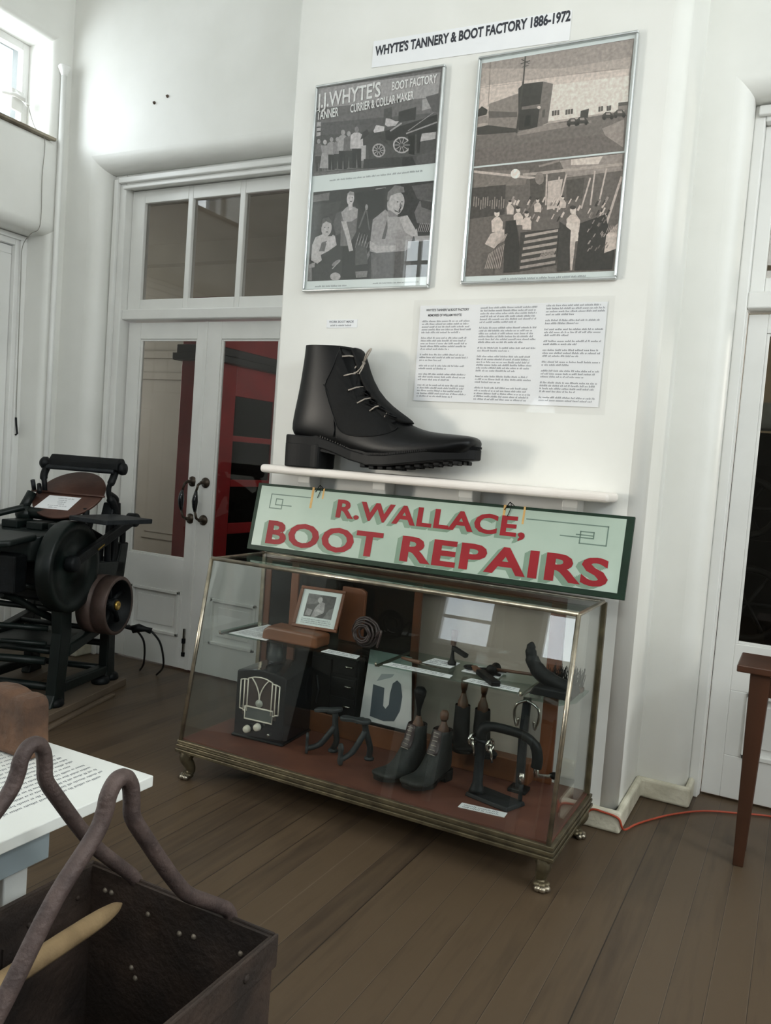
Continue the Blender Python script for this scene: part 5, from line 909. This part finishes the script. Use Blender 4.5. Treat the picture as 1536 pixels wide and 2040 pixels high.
m = MB(); m.tube([(.22, -.31, SZ + .009), (.31, -.33, SZ + .009)], [.006, .009], TREEWOOD, 8); m.build('handle', parent=o); m = MB(); m.hexa([(.31, -.338, SZ + .006), (.4, -.352, SZ + .006), (.405, -.345, SZ + .006), (.31, -.322, SZ + .006)], [(.31, -.338, SZ + .009), (.4, -.352, SZ + .009), (.405, -.345, SZ + .009), (.31, -.322, SZ + .009)], CHROME); m.build('blade', parent=o)
o = thing('burnishing_iron', 'black burnishing iron standing upright beside the pincers on the glass shelf', 'tool', (.405, -.24, SZ))
m = MB(); m.lathe([(0, 0), (.016, 0), (.018, .012), (.01, .022), (.006, .05), (.006, .08)], (.405, -.24, SZ), 'z', 12, IRON); m.build('foot', parent=o); m = MB(); m.tube([(.405, -.24, SZ + .08), (.408, -.24, SZ + .14)], [.011, .013], TREEWOOD, 10); m.build('handle', parent=o); m = MB(); m.bar((.405, -.24, SZ + .07), (.47, -.255, SZ + .05), .02, .014, IRON); m.build('side_bar', parent=o)
# horn shaped anvil and brush at the right end
o = thing('horn_anvil', 'black horn-shaped shoe anvil curving upward at the right end of the glass shelf', 'anvil', (.82, -.36, SZ))
m = MB(); m.prism([(.775, SZ), (.925, SZ), (.93, SZ + .016), (.915, SZ + .03), (.79, SZ + .03)], 'y', -.42, -.30, IRON); m.build('base', parent=o, bevel=.005)
m = MB(); m.tube(smooth_path([(.9, -.36, SZ + .03), (.85, -.36, SZ + .042), (.80, -.36, SZ + .062), (.765, -.36, SZ + .1), (.752, -.36, SZ + .14), (.755, -.36, SZ + .172)], 6), [.026] * 8 + [.028] * 8 + [.025] * 5 + [.02] * 4 + [.016] * 3 + [.011, .008, .004], IRON, 12); m.build('horn', parent=o)
o = thing('bristle_brush', 'black bristle brush lying behind the horn anvil at the right end of the glass shelf', 'brush', (.87, -.27, SZ))
m = MB(); m.box(.80, .93, -.29, -.245, SZ, SZ + .018, TREEWOOD); m.build('back', parent=o, bevel=.005)
m = MB(); rnd = random.Random(5)
for i in range(120): x, y = rnd.uniform(.805, .925), rnd.uniform(-.286, -.25); m.tube([(x, y, SZ + .018), (x + rnd.uniform(-.012, .02), y + rnd.uniform(-.01, .01), SZ + .05 + rnd.uniform(0, .04))], [.0018, .0012], IRON, 4, cap=False)
b_ = m.build('bristles', parent=o); b_['kind'] = 'stuff'

# ---------------------------------------------------------------- platen printing press (own axes: x across the machine, y towards the doors)
pr = thing('printing_press', 'old green-black platen printing press with round ink disc beside the double doors', 'printing press', (-1.95, -.15, .04), radians(17), world=False)
ZB = -.04          # local z = world z + ZB
def lz(z): return z + ZB
def P3(x, y, z): return Vector((x, y, z + ZB))
for nm, x0, x1 in (('side_frame', .22, .275), ('side_frame', -.235, -.18)):
    m = MB()
    def pl_(poly): m.prism([(a_, b_ + ZB) for a_, b_ in poly], 'x', x0, x1, GREENIRON)
    pl_([(-.40, .0402), (-.27, .0402), (-.275, .10), (-.24, .40), (-.25, .62), (-.36, .62), (-.335, .40), (-.365, .10)])                       # front leg
    pl_([(.11, .0402), (.235, .0402), (.215, .10), (.20, .38), (.27, .62), (.30, .80), (.22, .80), (.16, .62), (.125, .38), (.13, .10)])        # rear leg
    pl_([(-.28, .095), (.13, .085), (.13, .135), (-.28, .15)]); pl_([(-.255, .27), (.13, .345), (.13, .395), (-.25, .33)]); pl_([(-.33, .60), (.26, .62), (.27, .70), (-.33, .74)])
    pl_([(-.33, .74), (-.12, .72), (-.08, .84), (-.30, .88)])
    m.build(nm, parent=pr, bevel=.008)
m = MB()
for y, z, r in ((-.30, .30, .016), (.16, .25, .018), (-.30, .12, .02), (.16, .11, .018), (.20, .70, .022), (-.05, .66, .025), (-.33, .52, .014), (.02, .36, .014)): m.tube([P3(-.23, y, z), P3(.25, y, z)], r, GREENIRON, 12)
m.build('cross_rods', parent=pr)
m = MB()
m.tube(smooth_path([P3(.05, -.50, .60), P3(.08, -.42, .57), P3(.14, -.33, .50), P3(.18, -.22, .44)], 5), .018, GREENIRON, 10); m.tube([P3(-.1, -.46, .44), P3(.2, -.33, .42)], .014, GREENIRON, 10); m.tube([P3(-.16, -.48, .67), P3(.2, -.40, .63)], .016, GREENIRON, 10); m.tube([P3(-.2, -.46, .28), P3(.2, -.34, .26)], .02, GREENIRON, 10); m.tube([P3(-.12, -.44, .36), P3(.2, -.34, .345)], .012, GREENIRON, 10)
m.build('throw_off_levers', parent=pr)
# bed and platen at the operator's side
m = MB(); m.loft([[P3(x, y, z) for x, y in ((-.3, -.46), (.16, -.46), (.2, -.42), (.2, -.24), (.16, -.2), (-.3, -.2))] for z in (.76, .875, .885)], GREENIRON, smooth=False); m.build('bed', parent=pr, bevel=.014, seg=3)
m = MB(); m.loft([[P3(x, y, z + (y + .62) * .12) for x, y in ((-.34, -.64), (.1, -.64), (.16, -.6), (.19, -.44), (.15, -.40), (-.34, -.40))] for z in (.84, .872)], GREENIRON, smooth=False); m.build('platen', parent=pr, bevel=.012, seg=3)
m = MB(); m.loft([[P3(x, y, z) for x, y in ((-.26, -.56), (.16, -.56), (.16, -.46), (-.26, -.46))] for z in (.62, .8)], IRON, smooth=False); m.build('platen_bracket', parent=pr, bevel=.01)
m = MB()
for x in (-.16, -.02, .1): m.box(x, x + .09, -.22, -.08, lz(.885), lz(.925), GREENIRON)
m.box(-.24, .22, -.2, -.02, lz(.8), lz(.888), GREENIRON); m.tube([P3(-.3, -.32, .905), P3(-.1, -.12, .985)], .018, GREENIRON, 8); m.build('chase_clamps', parent=pr, bevel=.006)
m = MB(); m.prism([(-.34, lz(.56)), (-.1, lz(.5)), (.14, lz(.6)), (.16, lz(.84)), (-.05, lz(.92)), (-.34, lz(.78))], 'x', -.17, .21, IRON); m.box(-.17, .21, -.3, .1, lz(.30), lz(.33), GREENIRON); m.build('body_casting', parent=pr, bevel=.01)
# gear disc
m = MB(); m.lathe([(0, .225), (.07, .225), (.18, .23), (.188, .225), (.222, .225), (.226, .232), (.226, .298), (.222, .305), (.188, .305), (.182, .296), (.07, .298), (.065, .312), (0, .314)], P3(0, -.285, .73), 'x', 48, GREENIRON); m.build('gear_disc', parent=pr)
m = MB(); m.bar(P3(.332, -.37, .755), P3(.332, .225, .935), .03, .05, IRON); m.lathe([(0, .31), (.04, .31), (.04, .352), (.025, .36), (0, .36)], P3(0, -.36, .757), 'x', 18, IRON); m.lathe([(0, .3), (.038, .3), (.038, .355), (.02, .365), (0, .365)], P3(0, .225, .935), 'x', 18, IRON); m.build('drive_arm', parent=pr, bevel=.006)
m = MB(); m.bar(P3(.349, -.16, .808), P3(.349, -.10, .83), .004, .006, BRASS); m.build('brass_strip', parent=pr)
# ink disc with its bar and card
t_ = Matrix.Rotation(radians(38), 4, 'X'); IDC = P3(.045, .055, 1.055)
m = MB(); m.lathe([(0, -.014), (.15, -.014), (.188, -.008), (.192, -.002), (.192, .005), (.188, .008), (0, .008)], IDC, 'z', 48, BROWNRUST, t_); m.build('ink_disc', parent=pr)
UD, VD = t_ @ Vector((1, 0, 0)), t_ @ Vector((0, 1, 0)); ND = t_ @ Vector((0, 0, 1))
m = MB(); m.tube([IDC + UD * -.215 + VD * -.005 + ND * .014, IDC + UD * .21 + VD * -.005 + ND * .014], .006, BROWNRUST, 8); m.build('disc_bar', parent=pr)
lab = MB(); lab.faces([IDC + UD * x + VD * y + ND * z for z in (.0085, .0098) for x, y in ((-.135, -.13), (.06, -.13), (.085, -.025), (-.10, -.025))], [(3, 2, 1, 0), (4, 5, 6, 7), (0, 1, 5, 4), (1, 2, 6, 5), (2, 3, 7, 6), (3, 0, 4, 7)], PAPER)
M_w = Matrix.Translation(Vector((-1.95, -.15, .04))) @ Matrix.Rotation(radians(17), 4, 'Z')
def world_mb(mb):
    for v in mb.bm.verts: v.co = M_w @ v.co
    return mb
LBO = M_w @ (IDC + UD * -.02 + VD * -.08 + ND * .0085)
dc_ = thing('disc_card', 'white printed card lying on the brown ink disc of the printing press', 'card', tuple(LBO)); world_mb(lab).build('paper', parent=dc_)
lt = MB(); FMd = Matrix(((UD.x, VD.x, ND.x, (IDC + ND * .0102).x), (UD.y, VD.y, ND.y, (IDC + ND * .0102).y), (UD.z, VD.z, ND.z, (IDC + ND * .0102).z), (0, 0, 0, 1)))
for i, (x, w_) in enumerate(((-.03, .09), (-.02, .05), (-.02, .045), (-.01, .035), (-.06, .11), (-.05, .05))): print_lines(lt, INKG, FMd @ Matrix.Translation((x - .01, -.034 - i * .015, 0)), w_, .012, 1, i, slant=.3, para=(9, 9), fill=.97)
world_mb(lt).build('lettering', parent=dc_)
# roller hood and arms
m = MB(); m.prism([(.05, lz(1.205)), (.145, lz(1.205)), (.15, lz(1.235)), (.12, lz(1.268)), (.075, lz(1.268)), (.05, lz(1.24))], 'x', -.085, .315, IRON); m.tube([P3(-.09, .045, 1.198), P3(.3, .045, 1.198)], .012, DARKIRON, 10); m.build('roller_hood', parent=pr, bevel=.005)
m = MB(); m.lathe([(0, -.155), (.022, -.152), (.034, -.138), (.034, -.12), (.018, -.108), (.012, -.08), (0, -.08)], P3(0, .09, 1.215), 'x', 18, IRON); m.build('hood_knob', parent=pr); m = MB(); m.lathe([(0, .31), (.03, .31), (.034, .325), (.03, .34), (0, .342)], P3(0, .09, 1.215), 'x', 18, IRON); m.build('hood_knob', parent=pr)
for s_, x in ((-1, -.115), (1, .285)):
    m = MB(); m.tube(smooth_path([P3(x, .09, 1.2), P3(x + s_ * .0, .06, 1.15), P3(x - s_ * .012, .05, 1.11), P3(x - s_ * .01, .06, 1.06), P3(x, .09, 1.02), P3(x, .12, .95)], 5), [.02] * 8 + [.014] * 8 + [.022] * 10, IRON, 10); m.build('roller_arm', parent=pr)
m = MB(); m.tube([P3(-.115, .02, 1.10), P3(-.09, -.01, 1.06)], .012, IRON, 8); m.tube([P3(-.16, .03, 1.12), P3(-.16, .05, 1.06)], .012, DARKIRON, 8); m.tube([P3(-.14, .0, 1.055), P3(-.16, -.05, .96)], .026, GREENIRON, 10); m.ball(P3(-.14, -.05, .945), .05, .055, .045, GREENIRON, 12); m.tube([P3(-.16, -.06, .955), P3(.1, -.03, .945)], .03, GREENIRON, 10); m.build('disc_bracket', parent=pr)
m = MB(); m.tube(smooth_path([P3(.27, .06, 1.08), P3(.285, .11, 1.05), P3(.27, .12, 1.0), P3(.26, .1, .96)], 5), .016, IRON, 10); m.prism([(.05, lz(.92)), (.17, lz(.92)), (.16, lz(1.03)), (.09, lz(1.03))], 'x', .225, .29, IRON); m.tube([P3(.19, -.02, 1.0), P3(.19, -.02, .92)], .018, IRON, 10); m.build('saddle_bracket', parent=pr, bevel=.006)
for y0, y1 in ((.12, .17), (.20, .26)):
    m = MB(); m.tube(smooth_path([P3(.25, y0, .93), P3(.25, y0 - .01, .82), P3(.25, y0, .7), P3(.25, (y0 + y1) / 2, .645), P3(.25, y1, .69), P3(.25, y1 + .01, .8), P3(.25, y1, .93)], 5), .018, IRON, 10); m.build('yoke', parent=pr)
# feed board
m = MB(); m.hexa([P3(.27, -.31, .962), P3(.52, -.40, .962), P3(.62, -.13, .962), P3(.36, -.03, .962)], [P3(.27, -.31, .985), P3(.52, -.40, .985), P3(.62, -.13, .985), P3(.36, -.03, .985)], DARKIRON); m.build('feed_board', parent=pr, bevel=.004)
m = MB(); m.tube([P3(.3, -.16, .965), P3(.28, -.16, .88)], .02, IRON, 10); m.build('board_bracket', parent=pr)
# pulley
m = MB(); PC = P3(0, -.02, .505); x0, x1 = .245, .405
m.lathe([(.136, x1), (.152, x1), (.154, x1 - .004), (.155, .330), (.146, .328), (.146, .322), (.155, .32), (.152, x0), (.136, x0), (.134, .32), (.136, x1)], PC, 'x', 40, PULLEY); m.lathe([(.1325, .235), (.1345, .235), (.1345, .4035), (.1325, .4035), (.1325, .235)], PC, 'x', 40, IRON); m.build('rim', parent=pr)
for k in range(5):
    m = MB(); a_ = 2 * pi * k / 5 + .4; m.tube([PC + Vector((.35, .03 * cos(a_), .03 * sin(a_))), PC + Vector((.355, .085 * cos(a_ + .12), .085 * sin(a_ + .12))), PC + Vector((.35, .137 * cos(a_), .137 * sin(a_)))], [.015, .012, .015], IRON, 8); m.build('spoke', parent=pr)
m = MB(); m.lathe([(0, .24), (.036, .24), (.036, .385), (.03, .39), (0, .39)], PC, 'x', 20, IRON); m.build('hub', parent=pr)
m = MB(); m.lathe([(0, .388), (.024, .388), (.026, .398), (.02, .404), (.007, .405), (.006, .402), (0, .402)], PC, 'x', 20, BRASS); m.build('hub_cap', parent=pr)
m = MB(); m.tube([PC + Vector((-.2, 0, 0)), PC + Vector((.25, 0, 0))], .022, GREENIRON, 12); m.build('shaft', parent=pr)
for y in (.205, .11, -.33): m = MB(); m.lathe([(0, 0), (.045, 0), (.05, .01), (.045, .03), (.03, .04), (0, .045)], P3(.25, y, .0402), 'z', 14, IRON); m.build('foot_bolt', parent=pr)
# motor plug and its two leads
_inv = M_w.inverted()
def local_mb(mb):
    for v in mb.bm.verts: v.co = _inv @ v.co
    return mb
m = MB(); m.tube([(-1.66, .16, .33), (-1.63, .18, .34), (-1.60, .20, .335), (-1.575, .22, .325)], [.022, .024, .014, .018], IRON, 10); m.tube([(-1.78, .11, .36), (-1.66, .16, .335)], .012, IRON, 8); local_mb(m).build('motor_plug', parent=pr)
for pts in (((-1.64, .17, .33), (-1.645, .24, .25), (-1.73, .34, .1), (-1.86, .45, .0065)), ((-1.575, .22, .325), (-1.55, .27, .25), (-1.60, .36, .1), (-1.72, .44, .0065))):
    m = MB(); m.tube(smooth_path(pts, 6), .006, CABLE, 8); local_mb(m).build('power_lead', parent=pr)
# planks under the press
def plank(label, pts, z1):
    k = MB(); k.hexa([Vector((x, y, .0005)) for x, y in pts], [Vector((x, y, z1)) for x, y in pts], PLANKW); c_ = [sum(p[i] for p in pts) / 4 for i in (0, 1)]
    tag(k.build('plank', origin=(c_[0], c_[1], 0), bevel=.003), label, 'plank', 'planks under the press')
def lw_(x, y): v = M_w @ Vector((x, y, 0)); return (v.x, v.y)
plank('broad grey-brown plank under the right side frame of the printing press', [lw_(.12, -.50), lw_(.31, -.50), lw_(.33, .25), lw_(.14, .25)], .0399)
plank('broad grey-brown plank under the left side frame of the printing press', [lw_(-.31, -.50), lw_(-.12, -.50), lw_(-.12, .25), lw_(-.31, .25)], .0399)
plank('thin pale wooden strip lying on the floor beside the press planks', [lw_(.345, -.62), lw_(.372, -.62), lw_(.375, .05), lw_(.348, .05)], .014)

# ---------------------------------------------------------------- information table, worn block
o = thing('information_table', 'low display table with a white printed panel behind the rusted iron box', 'table', (.1, -2.4, 0))
m = MB(); m.box(-.45, .497, -2.95, -1.995, .698, .72, PANELW); m.build('panel', parent=o, bevel=.002)
m = MB(); m.box(-.40, .44, -2.9, -2.19, .617, .697, GREYBLUE); m.build('apron', parent=o, bevel=.002)
for x, y in ((.35, -2.25), (-.38, -2.25), (.35, -2.86), (-.38, -2.86)): m = MB(); m.box(x, x + .05, y, y + .05, 0, .6168, PANELW); m.build('leg', parent=o, bevel=.003)
m = MB(); Mt = frame_M((.44, -2.07, .7206), (0, -1, 0), (1, 0, 0))
for i in range(21):
    print_lines(m, INKG, frame_M((.43 - i * .0165, -2.06 + (.02 if i % 5 else 0), .7206), (0, -1, 0), (1, 0, 0)), .62 if i % 5 < 4 else .3, .0105, 1, 40 + i, para=(9, 9), fill=.98)
m.build('lettering', parent=o)
m = MB(); rnd = random.Random(6); ring = [(.262, .0), (.258, .055), (.256, .112), (.245, .122), (.225, .1245), (.205, .122), (.19, .128), (.165, .131), (.13, .128), (.09, .118), (.06, .1), (.055, .0)]
m.prism([(x, .7205 + z) for x, z in ring], 'y', -2.098, -2.04, OLDWOOD)
b_ = m.build('wooden_block', origin=(.16, -2.07, .7205), bevel=.012, seg=4); tag(b_, 'worn brown weathered wooden block standing on the white printed panel', 'block')

# ---------------------------------------------------------------- rusted iron box with two rod handles
bx0, bx1, by0, by1, bz1 = .521, .911, -2.66, -2.164, .62
o = thing('iron_box', 'large rusted open iron box with two looped rod handles in the foreground', 'box', ((bx0 + bx1) / 2, (by0 + by1) / 2, 0))
m = MB(); th = .006
m.box(bx0, bx1, by1 - th, by1, .02, bz1, RUST); m.box(bx0, bx1, by0, by0 + th, .02, bz1, RUST); m.box(bx0, bx0 + th, by0 + th, by1 - th, .02, bz1, RUST); m.box(bx1 - th, bx1, by0 + th, by1 - th, .02, bz1, RUST); m.box(bx0, bx1, by0, by1, .0, .02, RUST)
for y in (-2.35, -2.52): m.box(bx0 + th, bx0 + th + .004, y, y + .004, .1, bz1 - .06, RUST)
m.build('body', parent=o)
m = MB(); m.box(bx1, bx1 + .006, by0 - .006, by1 + .006, bz1 - .05, bz1 + .004, RUST); m.box(bx0 - .006, bx0, by0 - .006, by1 + .006, bz1 - .05, bz1 + .004, RUST); m.box(bx0, bx1, by0 - .006, by0, bz1 - .05, bz1 + .004, RUST); m.box(bx0, bx1, by1, by1 + .006, bz1 - .05, bz1 + .004, RUST); m.build('rim_band', parent=o, bevel=.003)
m = MB(); rnd = random.Random(9)
for x, z in ((.56, .585), (.575, .586), (.66, .575), (.73, .565), (.76, .57), (.855, .575), (.63, .47), (.64, .455), (.575, .555)): m.ball((x, by1 - th, z), .005, .004, .005, pm('pale_rivet', '7d7468', .5, .4), 8)
for y in (-2.2, -2.3, -2.42): m.ball((bx0 + th, y, .575), .004, .005, .005, RUST, 8)
for y in (-2.24, -2.40): m.ball((bx1 + .006, y, .595), .004, .007, .007, RUST, 8)
m.build('rivets', parent=o)
def rod_handle(x, dy):
    k = MB(); Y = lambda y: y + dy
    pts = [(x, -2.655, .625), (x, -2.62, .67), (x, -2.578, .722), (x, -2.513, .812), (x, -2.455, .868), (x, -2.440, .895), (x, -2.436, .912), (x, -2.427, .926), (x, -2.416, .931), (x, -2.404, .926), (x, -2.396, .912), (x, -2.393, .893), (x, -2.389, .868), (x, -2.362, .828), (x, -2.318, .767), (x, -2.282, .722), (x, -2.262, .702), (x, -2.235, .683), (x, -2.19, .652), (x, -2.164, .632), (x, -2.154, .61), (x, -2.153, .575)]
    pts = [(a_, b_ + dy * max(0, min(1, (b_ + 2.164) / -.1)) if b_ > -2.264 else b_ + dy, c_ - (.009 if dy else 0)) for a_, b_, c_ in pts]
    k.tube(smooth_path(pts, 4), .0115, RUSTROD, 12); k.build('rod_handle', parent=o)
rod_handle(.82, 0); rod_handle(.62, .028)
m = MB(); m.tube(smooth_path([(.6405, -2.213, .6075), (.6415, -2.235, .607), (.6425, -2.265, .606), (.645, -2.33, .6055), (.652, -2.5, .604), (.656, -2.64, .603)], 4), [.002, .004, .007, .0095, .011, .012, .013, .014, .0145, .015, .0155, .0155, .016, .016, .016, .016, .016, .016, .016, .016, .016], PALEWOOD, 9)
tag(m.build('wooden_stake', origin=(.65, -2.43, .6)), 'pale pointed wooden stake lying inside the rusted iron box', 'stake')

# ---------------------------------------------------------------- small brown table at the right, extension cord
o = thing('side_table', 'small brown wooden table with tapered legs in front of the right-hand door', 'table', (1.62, .07, 0))
m = MB(); m.box(1.415, 1.9, -.055, .20, .712, .738, STOOLW); m.build('tabletop', parent=o, bevel=.004)
m = MB(); m.box(1.47, 1.85, -.02, .0, .63, .711, STOOLW); m.box(1.47, 1.85, .15, .17, .63, .711, STOOLW); m.box(1.47, 1.49, .0, .15, .63, .711, STOOLW); m.box(1.83, 1.85, .0, .15, .63, .711, STOOLW); m.build('apron', parent=o)
for x, y in ((1.493, .0), (1.83, .0), (1.493, .15), (1.83, .15)):
    m = MB(); sx = -.010 if x < 1.6 else .012
    m.hexa([(x + sx + a_ * .018, y + b_ * .018, .0005) for a_, b_ in ((-1, -1), (1, -1), (1, 1), (-1, 1))], [(x + a_ * .034, y + b_ * .03, .711) for a_, b_ in ((-1, -1), (1, -1), (1, 1), (-1, 1))], STOOLW); m.build('leg', parent=o, bevel=.003)
m = MB(); m.tube(smooth_path([(.55, -.12, .006), (.75, -.06, .006), (.9, -.035, .02), (.95, -.036, .075), (1.0, -.037, .078), (1.055, -.034, .068), (1.075, -.01, .02), (1.10, .10, .006), (1.14, .18, .006), (1.21, .295, .006), (1.32, .42, .006), (1.45, .49, .006), (1.6, .55, .006), (1.9, .56, .006), (2.4, .5, .006)], 8), .0043, ORANGE, 8)
tag(m.build('extension_cord', origin=(1.3, .3, 0)), 'orange extension cord running along the floor from the glass case past the side table', 'cord')

for _o in list(bpy.data.objects):
    if '_o' in _o: del _o['_o']
